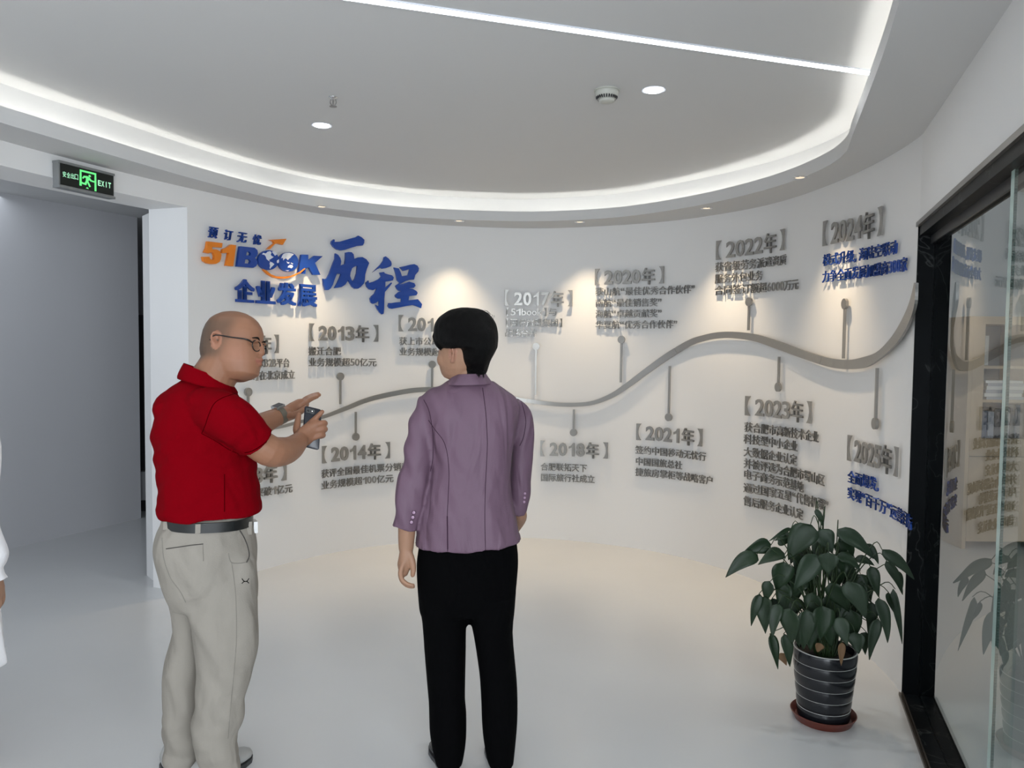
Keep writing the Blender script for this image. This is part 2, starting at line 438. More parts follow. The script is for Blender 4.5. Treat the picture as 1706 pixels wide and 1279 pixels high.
tag(link('ceiling_corridor', m.mesh(), M_ceil), kind='structure')
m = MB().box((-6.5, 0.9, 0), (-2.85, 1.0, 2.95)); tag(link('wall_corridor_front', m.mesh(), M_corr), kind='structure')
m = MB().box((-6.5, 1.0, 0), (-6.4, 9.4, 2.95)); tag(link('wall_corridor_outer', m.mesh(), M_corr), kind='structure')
# dark upright display with a white base, seen through the gap at the corridor corner
D = 6.95
x0, x1 = at(227, 700, D)[0], at(262, 700, D)[0]
root = empty('floor_display', ((x0+x1)/2, D, 0), 'tall black upright display on a white base in the far corridor gap', 'display')
M_dark = mat('dark_plastic', (0.03, 0.03, 0.032), 0.35)
M_app = mat('white_plastic', (0.55, 0.56, 0.58), 0.4)
link('screen', MB().box((x0, D, 0.37), (x1, D+0.06, 1.78)).mesh(), M_dark, root)
link('base_box', MB().box((x0, D-0.02, 0.10), (x1, D+0.3, 0.36)).mesh(), M_app, root)
link('foot', MB().box((x0, D-0.01, 0.0), (x1, D+0.28, 0.095)).mesh(), M_dark, root)

# ------------------------------------------------------------------ glazed opening on the right
P0 = np.array(WP[iP]); U = np.array([-0.326, -0.945]); U /= np.linalg.norm(U); N = np.array([-U[1], U[0]])*1.0   # N points away from the room
if N[0] < 0: N = -N
LEN = 2.35
def q(a, b, z): p = P0+U*a+N*b; return (p[0], p[1], z)
def qbox(m, a0, a1, b0, b1, z0, z1):
    return m.loft([[q(a0, b0, z), q(a1, b0, z), q(a1, b1, z), q(a0, b1, z)] for z in (z0, z1)])
m = MB(); qbox(m, 0, LEN, 0, 0.14, HEAD, 2.95)
tag(link('wall_right', m.mesh(), M_wall), kind='structure')
win = empty('window_1', q(LEN/2, 0.06, 0), 'glazed partition in a black marble frame at the right', None, None, 'structure')
link('jamb', qbox(MB(), -0.012, 0.0, -0.004, 0.125, 0, HEAD).mesh(), M_black, win)
link('header', qbox(MB(), 0.0, LEN, 0.0, 0.125, HEAD-0.045, HEAD).mesh(), M_black, win)
link('trim_strip', qbox(MB(), -0.016, LEN, -0.012, 0.0, HEAD-0.004, HEAD+0.016).mesh(), M_trim, win)
link('sill', qbox(MB(), 0.0, LEN, 0.0, 0.125, 0, 0.012).mesh(), M_black, win)
link('sill_trim', qbox(qbox(MB(), -0.004, LEN, -0.016, -0.008, 0, 0.014), -0.004, LEN, -0.006, 0.0, 0, 0.02).mesh(), mat('bronze_strip', (0.10, 0.085, 0.07), 0.35, 0.8), win)
GA = 1.30      # where the second pane begins
g1 = link('glass_pane', qbox(MB(), 0.0, GA+0.05, 0.060, 0.068, 0.012, HEAD-0.045).mesh(), M_glass, win)
g2 = link('glass_pane', qbox(MB(), GA, LEN, 0.030, 0.038, 0.012, HEAD-0.045).mesh(), M_glass, win)
link('glass_edge', qbox(MB(), GA-0.034, GA, 0.030, 0.038, 0.012, HEAD-0.045).mesh(), M_gedge, win)
link('rail', qbox(MB(), 0.0, LEN, 0.045, 0.052, HEAD-0.08, HEAD-0.045).mesh(), M_dark, win)

# office beyond the glass
M_off = mat('office_wall_paint', (0.70, 0.72, 0.74), 0.6)
m = MB().box((1.95, 6.9, 0), (6.4, 7.0, 2.95)); tag(link('wall_office_back', m.mesh(), M_off), kind='structure')
m = MB().box((6.3, 0.5, 0), (6.4, 6.9, 2.95)); tag(link('wall_office_right', m.mesh(), M_off), kind='structure')
m = MB().box((1.15, 0.4, 0), (6.4, 0.5, 2.95)); tag(link('wall_office_front', m.mesh(), M_off), kind='structure')

# ------------------------------------------------------------------ writing on the curved wall
_gc = {}
ONE = [(0.05, 0.50), (0.20, 0.56), (0.30, 0.69), (0.40, 0.69), (0.40, 0.0), (0.26, 0.0), (0.26, 0.47), (0.05, 0.39)]
def glyph(ch, bold=0.0):
    """flat glyph outline mesh from the built-in font: (verts2d, faces)"""
    if (ch, bold) in _gc: return _gc[ch, bold]
    if ch == '1':
        k = 1.0 + bold*2; v = [((x-0.23)*k+0.23, y) for x, y in ONE]; r = (np.array(v), [tuple(range(8))])
    else:
        c = bpy.data.curves.new('glyph', 'FONT'); c.body = ch; c.offset = bold if ch.isascii() else 0.0; c.resolution_u = 3
        c.fill_mode = 'FRONT'
        o = bpy.data.objects.new('glyph', c); COL.objects.link(o)
        dg = bpy.context.evaluated_depsgraph_get(); me = bpy.data.meshes.new_from_object(o.evaluated_get(dg))
        bm = bmesh.new(); bm.from_mesh(me); bmesh.ops.remove_doubles(bm, verts=bm.verts, dist=0.002)
        bm.verts.ensure_lookup_table()
        r = (np.array([(v.co.x, v.co.y) for v in bm.verts]), [tuple(v.index for v in f.verts) for f in bm.faces])
        bm.free(); bpy.data.meshes.remove(me); bpy.data.objects.remove(o); bpy.data.curves.remove(c)
        if bold and not ch.isascii():      # embolden by laying shifted copies of the strokes over one another
            v0, f0 = r; k = bold*1.15; n0 = len(v0); vs, fs = [], []
            for i_, (dx, dy) in enumerate(((-k, -k*0.6), (k, -k*0.6), (-k, k*0.6), (k, k*0.6))):
                vs.append(v0+np.array([dx, dy])); fs += [tuple(j_+i_*n0 for j_ in q_) for q_ in f0]
            r = (np.concatenate(vs), fs)
    _gc[ch, bold] = r
    return r
def solid2d(pts, faces, off, th, warp=True):
    """extrude a flat (s, z) patch off the wall by th, bent onto the wall"""
    e = {}
    for f in faces:
        for i in range(len(f)):
            a, b = f[i], f[(i+1) % len(f)]
            if (b, a) in e: del e[b, a]
            else: e[a, b] = 1
    n = len(pts)
    v = [wall_pt(p[0], p[1], off+th) for p in pts] + [wall_pt(p[0], p[1], off) for p in pts]
    F_ = [tuple(f) for f in faces] + [tuple(n+i for i in reversed(f)) for f in faces] + [(a, n+a, n+b, b) for (a, b) in e]
    return mesh(v, F_)
def poly2d(name, pts, off, th, m, parent, bulge=None):
    me = solid2d([tuple(p) for p in pts], [tuple(range(len(pts)))], off, th)
    bm = bmesh.new(); bm.from_mesh(me); bmesh.ops.triangulate(bm, faces=[f for f in bm.faces if len(f.verts) > 4]); bm.to_mesh(me); bm.free()
    return link(name, me, m, parent)
OFF, TH = 0.014, 0.015
def put_glyph(ch, s0, s1, z0, z1, bold, m, parent, name, off=OFF, th=TH, shear=0.0, fitx=True, lean=0.0):
    v, f = glyph(ch, bold)
    lo, hi = v.min(0), v.max(0)
    q_ = (v-lo)/(hi-lo)
    pts = np.stack([s0+(s1-s0)*q_[:, 0]+shear*(q_[:, 1]-0.5)*(z1-z0), z0+(z1-z0)*q_[:, 1]+lean*(q_[:, 0])], 1)
    return link(name, solid2d(pts, f, off, th), m, parent)
WID = {'“': 0.55, '”': 0.55, '，': 0.6, '【': 0.62, '】': 0.62}
def cw(ch):
    if ch in WID: return WID[ch]
    if ch.isdigit(): return 0.56
    if ch.isascii(): return 0.62 if ch.isupper() else 0.56
    return 1.0
def body_line(text, a, b, m, parent, em=0.066, bold=0.009):
    h1, h2 = hit(*a), hit(*b)
    s0, s1 = h1[0], h2[0]; tot = sum(cw(c) for c in text); k = (s1-s0)/tot
    s = s0; acc = 0
    for ch in text:
        wd = cw(ch)*k; t = (acc+cw(ch)/2)/tot; zb = h1[1]*(1-t)+h2[1]*t
        v, f = glyph(ch, bold); lo, hi = v.min(0), v.max(0)
        if ch.isascii():
            g0, g1 = s+wd*0.06, s+wd*0.94; z0 = zb+(0.005); z1 = z0+em*0.80*(hi[1]/0.69)
        elif ch in '“”': g0, g1 = s+wd*0.1, s+wd*0.85; z0 = zb+em*0.52; z1 = zb+em*0.86
        elif ch == '，': g0, g1 = s+wd*0.1, s+wd*0.45; z0 = zb-em*0.04; z1 = zb+em*0.25
        elif ch == '【': g0, g1 = s+wd*0.25, s+wd*0.72; z0 = zb-em*0.02; z1 = zb+em*0.98
        elif ch == '】': g0, g1 = s+wd*0.25, s+wd*0.72; z0 = zb-em*0.02; z1 = zb+em*0.98
        else:
            g0 = s+k*lo[0]; g1 = s+k*hi[0]; z0 = zb+em*(lo[1]+0.10); z1 = zb+em*(hi[1]+0.10)
        put_glyph(ch, g0, g1, z0, z1, bold, m, parent, 'character', 0.012, 0.007)
        s += wd; acc += cw(ch)
def heading(text, a, b, m, parent, hk=1.0):
    h1, h2 = hit(*a), hit(*b); s0, W_ = h1[0], h2[0]-h1[0]
    def Z(t): return h1[1]*(1-t)+h2[1]*t
    Hh = 0.125*hk
    items = [('【', 0, .066, 0, 1)] + [(text[i], .138+.1325*i, .138+.1325*i+.122, .04, .88) for i in range(4)] + [('年', .682, .871, -.04, .96), ('】', .934, 1.0, 0, 1)]
    for ch, t0, t1, u0, u1 in items:
        z = Z((t0+t1)/2); thin = hk > 1; bold = (0.016 if thin else 0.03) if ch.isdigit() else ((0.012 if thin else 0.022) if ch == '年' else 0.0)
        if ch == '1': t0 += .02; t1 -= .02
        nm = 'bracket' if ch in '【】' else ('digit' if ch.isdigit() else 'character')
        put_glyph(ch, s0+W_*t0, s0+W_*t1, z+Hh*u0, z+Hh*u1, bold, m, parent, nm, 0.013 if thin else OFF, 0.009 if thin else TH)
G = 'year entries on the curved timeline wall'
BLOCKS = [
 ('2006', (372, 590.5), (465, 588), [('国内首家B2B平台', (398, 613), (484.8, 612)), ('【51book】在北京成立', (378, 636), (493.7, 631.4))], M_steel, 'steel year entry about a platform founded, beside the bespectacled face of the man'),
 ('2008', (360, 818), (478, 799.7), [('业务规模突破1亿元', (372, 838), (489.7, 820.6))], M_steel, 'steel year entry mostly hidden behind the elbow of the man in red'),
 ('2013', (517, 568), (630.5, 569), [('搬迁合肥', (515.8, 592.3), (570, 592)), ('业务规模超50亿元', (515.8, 610.6), (628.6, 610.6))], M_steel, 'steel 2013 year entry under the blue wall title'),
 ('2014', (538, 772), (650, 763.4), [('获评全国最佳机票分销商', (537, 797.3), (683, 783.5)), ('业务规模超100亿元', (537, 816.6), (656.8, 803.7))], M_steel, 'steel 2014 year entry below the ribbon between the two people'),
 ('2016', (664.8, 551.8), (778, 555), [('获上市公司战略投资', (665.6, 574.7), (785, 576.5)), ('业务规模超200亿元', (665.6, 592.3), (782, 594))], M_steel, 'bright steel year entry half hidden behind the black-haired head'),
 ('2017', (841, 509), (953, 510), [('【51book】与', (841, 526), (928, 526)), ('【国轩旅盟集团】', (841, 544), (938, 544)), ('战略合并', (841, 561), (894, 561))], M_steel, 'steel 2017 year entry just right of the woman\'s head'),
 ('2018', (900, 760), (1011.6, 764), [('合肥联拓天下', (900, 784.3), (977, 787)), ('国际旅行社成立', (900, 802), (990, 805.5))], M_steel, 'steel 2018 year entry below the ribbon, right of the mauve sleeve'),
 ('2020', (990.6, 475), (1104.6, 471.6), [('获山航“最佳优秀合作伙伴”', (990.6, 492.7), (1156, 488)), ('南航“最佳销售奖”', (990.6, 511.5), (1101.5, 510)), ('海航“卓越贡献奖”', (990.6, 529.6), (1101.5, 528.4)), ('华夏航“优秀合作伙伴”', (990.6, 547.9), (1127, 546.7))], M_steel, 'steel 2020 year entry with four lines of award text'),
 ('2021', (1059.5, 732.8), (1168, 743.8), [('签约中国移动无忧行', (1057, 756), (1174, 768.6)), ('中国国旅总社', (1057, 775), (1134.5, 782.8)), ('捷旅房掌柜等战略客户', (1057, 793), (1186, 808.7))], M_steel, 'steel 2021 year entry below the rising ribbon'),
 ('2022', (1191, 432.7), (1303, 415.8), [('获省级劳务派遣资质', (1189, 453), (1306.5, 440.6)), ('服务外包业务', (1188.5, 472.4), (1267.5, 466.4)), ('合同签订额超6000万元', (1188, 491.7), (1326.5, 482))], M_steel, 'steel 2022 year entry above the crest of the ribbon'),
 ('2023', (1239, 691.8), (1347.4, 705.5), [('获合肥市高新技术企业', (1237, 719.4), (1360, 738)), ('科技型中小企业', (1236, 739), (1325, 753)), ('大数据企业认定', (1236, 760.4), (1323.8, 776)), ('并被评选为合肥市蜀山区', (1236, 779.6), (1369.5, 810.4)), ('电子商务示范基地', (1235.5, 797.7), (1335, 821.7)), ('通过国家五星“代售机票”', (1235.5, 820.5), (1376, 853)), ('售后服务企业认定', (1235.5, 842), (1334, 866.8))], M_steel, 'steel 2023 year entry with seven lines above the plant'),
 ('2024', (1367.4, 409.8), (1464, 391.8), [('模式升级，海陆空联动', (1366.7, 443.5), (1489.4, 423)), ('力争全面发展加盟商300家', (1365.5, 471), (1505, 452))], M_blue, '2024 year entry with blue text at the top right'),
 ('2025', (1408, 766.4), (1489.4, 794), [('全面爆发，', (1407.6, 803.7), (1462, 820)), ('实现“百千万”运营目标', (1407, 830), (1511.8, 885.5))], M_blue, '2025 year entry with blue text beside the glass frame'),
]
for yr, a, b, lines, bm_, lab in BLOCKS:
    h = hit(*a)
    root = empty('wall_sign', wall_pt(h[0], h[1], 0.0), lab, 'sign', G)
    hk = {'2022': 1.04, '2024': 1.12, '2023': 1.04, '2025': 1.08}.get(yr, 1.0)
    heading(yr, a, b, M_steel, root, hk)
    for t, p, q_ in lines: body_line(t, p, q_, bm_, root, 0.066 if hk == 1 else 0.070, 0.009 if hk == 1 else 0.004)

# markers: a disc with a stem that points at the ribbon
MK = [((415, 653), (417, 700), 'steel marker under the entry beside the man\'s face'), ((568, 627), (568, 673), 'steel marker hanging under the 2013 entry'),
      ((720.5, 607), (720.7, 648), 'bright steel marker against the woman\'s cheek'), ((893, 577), (892, 658), 'steel disc marker just right of the black-haired head'),
      ((1034.6, 565.6), (1033.5, 637), 'steel disc marker under the four lines of award text'), ((1246.3, 502.5), (1245.6, 550), 'short steel disc marker between the 2022 entry and the ribbon crest'),
      ((1405, 506), (1401, 597), 'steel marker under the blue 2024 text'), ((593.6, 727.5), (593, 686), 'steel disc marker over 2014, between the two people'),
      ((955, 720.5), (955, 682), 'short steel disc marker over 2018, right of the mauve sleeve'), ((1113, 695), (1115, 609.6), 'long steel disc marker over 2021, under the rising ribbon'),
      ((1294.4, 644.8), (1295, 594), 'steel disc marker over 2023, below the descending ribbon'), ((1455, 705.5), (1458, 613), 'long steel marker above the 2025 entry')]
for c0, e0, lab in MK:
    h, e = hit(*c0), hit(*e0); s, z = h
    root = empty('timeline_marker', wall_pt(s, z, 0.0), lab, 'marker', 'disc markers along the ribbon')
    R_ = 0.0285
    poly2d('disc', [(s+R_*math.cos(2*PI*k/28), z+R_*math.sin(2*PI*k/28)) for k in range(28)], OFF, TH, M_steel, root)
    d = 1 if e[1] > z else -1
    poly2d('stem', [(s-0.007, z+d*0.022), (s+0.007, z+d*0.022), (s+0.007, e[1]), (s-0.007, e[1])], OFF, 0.012, M_steel, root)

# the ribbon
RB = [(438, 716, 4.5), (470, 710.5, 5), (504, 702, 5), (539, 694.5, 5.5), (580, 679, 7), (607.6, 667.8, 7.5), (640, 659, 8), (690.7, 650, 8), (740, 649, 8), (800, 654, 8), (845, 661.5, 7), (877, 667.5, 6.5),
      (925.6, 673.4, 6.5), (960.8, 674, 6.5), (989, 670.5, 7), (1019.4, 658.5, 8), (1045, 641.7, 9), (1078, 617, 10), (1113, 592, 10.5), (1148.4, 571, 10), (1172, 563, 10), (1195.4, 558.5, 10.5),
      (1222, 558, 11), (1258, 562.7, 12), (1294.4, 574.7, 13), (1330.5, 588, 13), (1366.7, 600, 14), (1390.7, 605.5, 15), (1414.8, 607, 15.5), (1439, 603, 17), (1463, 591, 19), (1487, 568, 21), (1506, 537, 20), (1518, 505, 15), (1523, 471, 4)]
top, bot = [], []
pc = [np.array(r[:2], float) for r in RB]
for i, r in enumerate(RB):
    t = pc[min(i+1, len(pc)-1)]-pc[max(i-1, 0)]; t /= np.linalg.norm(t); nn_ = np.array([t[1], -t[0]])
    hw = r[2]/2*(0.62 if r[0] > 1450 else 1.0)
    a_, b_ = hit(*(pc[i]+nn_*hw)), hit(*(pc[i]-nn_*hw)); top.append(a_); bot.append(b_)
def fine(P):
    Q, _ = spline([np.array((p[0], p[1], 0)) for p in P], 1.0, 6); return [(p[0], p[1]) for p in Q]
top, bot = fine(top), fine(bot)
root = empty('wave_ribbon', wall_pt(top[90][0], top[90][1], 0), 'long wavy brushed steel ribbon rising from left to right across the curved wall', 'ornament')
cuts = [0, 5*6, 11*6, 18*6+2, 26*6, len(top)-1]
for k in range(len(cuts)-1):
    i0, i1 = cuts[k], cuts[k+1]; T_ = top[i0:i1+1]; B_ = bot[i0:i1+1]; n = len(T_)
    if k: T_ = [(T_[0][0]+0.002, T_[0][1])]+T_[1:]; B_ = [(B_[0][0]+0.002, B_[0][1])]+B_[1:]
    link('ribbon_segment', solid2d(T_+B_, [(j, n+j, n+j+1, j+1) for j in range(n-1)], 0.016, 0.012), M_steel, root)

# wall title and emblem
def px_poly(pts, ox, oy, sc):
    return [hit(ox+x/sc, oy+y/sc) for x, y in pts]
h = hit(620, 460)
root = empty('brush_title', wall_pt(h[0], h[1], 0), 'two large blue brush-written characters at the right of the wall title', 'sign', None)
ox, oy, sc = 530, 385, 11.12
A = [[(255,180),(290,150),(305,165),(300,200),(400,195),(500,165),(620,130),(700,110),(740,82),(800,110),(855,160),(850,220),(825,265),(720,275),(600,310),(500,345),(420,358),(350,340),(285,290),(245,225)],
     [(320,410),(370,440),(410,500),(425,560),(412,640),(440,625),(495,605),(508,500),(510,395),(560,385),(620,390),(655,430),(668,515),(740,485),(820,480),(890,520),(945,590),(900,700),(870,800),(860,920),(845,970),(790,1030),(740,1065),(680,1065),(630,1030),(590,960),(555,905),(500,990),(430,1035),(305,1055),(360,950),(400,860),(425,795),(345,785),(300,900),(270,990),(230,1060),(190,1090),(135,1090),(110,1000),(92,880),(125,890),(165,870),(210,790),(250,680),(290,570),(315,510)]]
HOLE = [(725,640),(660,660),(625,690),(600,760),(590,830),(610,890),(640,935),(680,880),(710,780)]
def brush(name, pts, holes=()):
    """filled outline with holes through a filled curve"""
    cu = bpy.data.curves.new('stroke', 'CURVE'); cu.dimensions = '2D'; cu.fill_mode = 'BOTH'
    for P in [pts]+list(holes):
        sp = cu.splines.new('POLY'); sp.points.add(len(P)-1); sp.use_cyclic_u = True
        for q_, (s_, z_) in zip(sp.points, P): q_.co = (s_, z_, 0, 1)
    o = bpy.data.objects.new('stroke', cu); COL.objects.link(o)
    me = bpy.data.meshes.new_from_object(o.evaluated_get(bpy.context.evaluated_depsgraph_get()))
    bm = bmesh.new(); bm.from_mesh(me); bmesh.ops.remove_doubles(bm, verts=bm.verts, dist=0.0003)
    r = [(v.co.x, v.co.y) for v in bm.verts], [tuple(v.index for v in f.verts) for f in bm.faces]
    bm.free(); bpy.data.objects.remove(o); return r
def sm(P, res=3):
    n = len(P); out = []
    for i in range(n):
        p0, p1, p2, p3 = (np.array(P[(i+k-1) % n], float) for k in range(4))
        for k in range(res):
            t = k/res; out.append(tuple(0.5*((2*p1)+(-p0+p2)*t*0.7+(2*p0-5*p1+4*p2-p3)*t*t*0.7+(-p0+3*p1-3*p2+p3)*t**3*0.7 + (1-0.7)*2*(p2-p1)*t)))
    return out
def stroke(name, pts, m, parent, o_=(530, 385, 11.12), holes=(), off=OFF, th=0.02, smooth_=False):
    P = px_poly(pts, *o_); Hs = [px_poly(hh, *o_) for hh in holes]
    v, f = brush(name, P, Hs)
    return link(name, solid2d(v, f, off, th), m, parent)
stroke('brush_stroke', A[0], M_blue, root)
stroke('brush_character', A[1], M_blue, root, holes=[HOLE])
O2 = (605, 420, 11.627)
stroke('brush_stroke', [(180,390),(250,320),(330,240),(385,160),(400,95),(435,80),(490,120),(540,180),(552,230),(540,270),(450,305),(370,320),(330,300),(270,330)], M_blue, root, O2)
stroke('brush_character', [(315,395),(400,382),(420,410),(480,430),(560,450),(592,490),(575,545),(500,560),(430,570),(425,690),(480,640),(545,585),(560,600),(500,680),(420,770),(410,900),(405,1100),(395,1190),(360,1205),(320,1170),(270,1100),(232,1015),(300,1050),(305,940),(240,985),(190,1000),(150,975),(130,900),(160,850),(215,800),(265,700),(190,735),(120,720),(70,670),(50,590),(100,545),(110,595),(200,570),(300,520),(345,470)], M_blue, root, O2)
stroke('brush_character', [(590,295),(690,315),(730,400),(750,465),(860,445),(895,330),(775,365),(705,290),(800,270),(920,240),(990,232),(1050,260),(1080,310),(1070,370),(1010,440),(995,490),(985,530),(900,535),(820,560),(700,625),(780,610),(890,570),(990,600),(1015,650),(980,690),(880,700),(960,710),(1030,750),(1055,790),(1030,835),(890,850),(880,930),(1060,910),(1120,980),(1140,1010),(1120,1085),(1040,1050),(960,1025),(850,1040),(700,1070),(560,1095),(500,1085),(475,1040),(490,985),(540,985),(640,970),(730,965),(735,900),(670,900),(625,870),(615,830),(680,770),(740,750),(690,750),(650,710),(620,650),(680,610),(700,590),(650,540),(630,430),(615,370)], M_blue, root, O2)
# emblem: 51 B globe globe K, arrow, swoosh and small line of text above
h = hit(436, 430)
root = empty('company_logo', wall_pt(h[0], h[1], 0), 'orange and blue company emblem lettering with two globes at the upper left', 'sign')
O3 = (330, 370, 14.208); O4 = (420, 390, 13.648)
stroke('letter', [(220,455),(570,495),(555,605),(330,585),(325,640),(430,645),(510,690),(545,770),(535,870),(500,940),(420,985),(330,995),(210,975),(130,920),(105,820),(255,815),(280,870),(330,900),(375,870),(385,800),(360,730),(310,715),(240,740),(145,715),(200,600)], M_orange, root, O3)
stroke('letter', [(770,530),(893,545),(860,800),(825,1045),(655,1030),(720,725),(565,735),(575,640),(680,600)], M_orange, root, O3)
stroke('letter', [(985,570),(1330,605),(1395,660),(1410,730),(1390,800),(1340,845),(1390,900),(1400,970),(1370,1040),(1300,1080),(915,1050)], M_blue, root, O3, holes=[[(1145,700),(1215,700),(1245,740),(1225,790),(1130,785)], [(1110,880),(1210,880),(1238,920),(1215,985),(1095,975)]])
stroke('letter', [(1115,465),(1270,468),(1275,600),(1410,490),(1600,500),(1425,655),(1550,925),(1385,925),(1290,755),(1215,780),(1205,905),(1050,890)], M_blue, root, O4)
for (cx, cy, rx, ry) in ((370, 590, 232, 224), (822, 632, 226, 222)):
    stroke('globe', [(cx+rx*math.cos(2*PI*k/40), cy+ry*math.sin(2*PI*k/40)) for k in range(40)], M_blue, root, O4)
LAND = [[(215,460),(240,425),(300,440),(340,400),(400,385),(430,420),(410,470),(440,500),(480,520),(420,560),(370,590),(400,620),(370,610),(320,570),(300,510),(270,470)],
        [(400,630),(440,640),(495,680),(460,720),(430,745),(400,790),(385,770),(400,720),(385,670)],
        [(480,390),(530,410),(555,460),(510,490),(470,440),(440,400)],
        [(555,600),(600,570),(600,640),(575,660),(552,640)],
        [(700,450),(760,425),(830,420),(900,440),(940,460),(890,500),(860,540),(830,560),(800,590),(760,550),(720,570),(700,600),(690,540),(650,550),(670,500)],
        [(805,730),(850,695),(905,700),(920,745),(880,780),(850,760),(800,760)],
        [(770,610),(800,640),(840,640),(830,670),(790,660)], [(870,645),(925,670),(915,685),(870,665)],
        [(740,820),(840,820),(800,840)]]
for P in LAND: stroke('land_patch', P, M_white, root, O4, off=OFF+0.02, th=0.0015)
stroke('arrow', [(385,130),(775,105),(690,245),(570,210),(510,225),(400,340),(335,345),(420,265),(500,205),(480,165)], M_orange, root, O4)
stroke('swoosh', [(220,795),(300,830),(400,915),(520,960),(700,970),(880,945),(1040,880),(1180,775),(1185,790),(1080,880),(920,960),(760,1005),(600,1015),(450,985),(330,915),(260,850)], M_orange, root, O4, off=OFF+0.012, th=0.018)
for ch, (xa, ya, xb, yb) in zip('预订无忧', ((250,130,500,360), (620,195,850,415), (935,255,1190,470), (1300,305,1530,525))):
    a_, b_ = hit(330+xa/14.208, 370+(yb-22)/14.208), hit(330+xb/14.208, 370+(ya+22)/14.208)
    put_glyph(ch, a_[0]+0.008, b_[0]-0.008, a_[1]-0.004, b_[1]+0.004, 0.012, M_blue, root, 'character', shear=0.2)
h = hit(460, 490)
root = empty('title_text', wall_pt(h[0], h[1], 0), 'four bold blue characters under the globe emblem', 'sign')
for i, ch in enumerate('企业发展'):
    xa, xb = 393+i*34.6, 393+i*34.6+32
    yb = 502.5+ i*2.4; yt = yb-36+i*0.4
    a_, b_ = hit(xa, yb), hit(xb, yt)
    put_glyph(ch, a_[0], b_[0], a_[1], b_[1], 0.034, M_blue, root, 'character')

# ------------------------------------------------------------------ exit sign above the doorway
tl, tr_ = (96, 263), (187, 285)
e1, e2 = hit(94, 290), hit(186, 310)
# box seen at an angle: it stands out from the curved wall
a_ = np.array(wall_pt(e1[0], 0, 0.02)); b_ = np.array(wall_pt(e2[0], 0, 0.02))
dirv = (b_-a_)[:2]; Lx = np.linalg.norm(dirv); dirv = dirv/Lx; nv = np.array([dirv[1], -dirv[0]])
cxy = (a_[:2]+b_[:2])/2
zs = [hit(97, 267)[1], hit(94, 310)[1]]
zt, zb = max(zs)-0.005, min(zs)+0.0
def ebox(m, s0, s1, d0, d1, z0, z1):
    def p(s, d, z): c = cxy + dirv*s + nv*d; return (c[0], c[1], z)
    return m.loft([[p(s0,d0,z), p(s1,d0,z), p(s1,d1,z), p(s0,d1,z)] for z in (z0, z1)])
hw = Lx/2
EX = empty('exit_sign', (*cxy, zb), 'lit green EXIT sign with a running figure above the doorway', 'sign')
M_alu = mat('grey_aluminium', (0.28, 0.29, 0.29), 0.4, 0.6)
M_eb = mat('exit_black', (0.004, 0.006, 0.004), 0.3)
M_eg = emissive('exit_green', (0.16, 0.85, 0.26), 1.15)
M_eg2 = emissive('exit_pale_green', (0.45, 0.95, 0.62), 1.05)
link('housing', ebox(MB(), -hw, hw, -0.015, 0.026, zb, zt).mesh(), M_alu, EX)
link('face_panel', ebox(MB(), -hw+0.008, hw-0.006, 0.026, 0.029, zb+0.010, zt-0.010).mesh(), M_eb, EX)
link('rim', ebox(ebox(MB(), -hw-0.002, hw+0.002, -0.015, 0.034, zb-0.006, zb+0.006), -hw-0.002, hw+0.002, -0.015, 0.032, zt-0.008, zt+0.003).mesh(), M_alu, EX)
HT = zt-zb-0.02; zc_ = (zt+zb)/2; WDT = Lx-0.014
def ept(x, y): # panel coordinates 0..1, y down
    c = cxy + dirv*(-hw+0.008+WDT*x) + nv*0.030; return (c[0], c[1], zt-0.010-HT*y)
def epoly(name, polys, m, k=0.0015):
    mb = MB()
    for P in polys:
        f_ = [np.array(ept(*p)) for p in P]; g = [p+np.array([*nv, 0])*k for p in f_]
        mb.loft([f_, g])
    return link(name, mb.mesh(), m, EX)
epoly('door_symbol', [[(.345,.08),(.655,.08),(.655,.17),(.345,.17)], [(.345,.17),(.375,.17),(.375,.86),(.335,.86)], [(.625,.17),(.655,.17),(.655,.97),(.620,.97)]], M_eg)
epoly('running_figure', [[(.53+.022*math.cos(t*PI/6), .29+.055*math.sin(t*PI/6)) for t in range(12)],
    [(.42,.34),(.49,.32),(.53,.37),(.56,.47),(.625,.49),(.62,.56),(.54,.54),(.52,.49),(.49,.60),(.455,.60),(.46,.43),(.43,.42),(.405,.50),(.385,.46)],
    [(.455,.58),(.49,.58),(.46,.78),(.375,.75),(.38,.66),(.43,.69)], [(.47,.56),(.50,.56),(.55,.80),(.52,.84)], [(.455,.93),(.475,.87),(.495,.88),(.505,.94)]], M_eg)
def etext(txt, x0, x1, y0, y1, m, bold):
    mb = MB(); n = len(txt)
    for i, ch in enumerate(txt):
        v, f = glyph(ch, bold); lo, hi = v.min(0), v.max(0); cwid = (x1-x0)/n
        e = {}
        pts = [np.array(ept(x0+cwid*i+cwid*(0.06+0.86*((p[0]-lo[0])/(hi[0]-lo[0])) if ch != 'I' else 0.35+0.25*((p[0]-lo[0])/(hi[0]-lo[0]))), y1-(y1-y0)*((p[1]-lo[1])/(hi[1]-lo[1])))) for p in v]
        mb.add(pts, f)
    return link('lettering', mb.mesh(), m, EX)
etext('安全出口', .03, .32, .36, .62, M_eg2, 0.01)
etext('EXIT', .685, .955, .38, .66, M_eg2, 0.03)

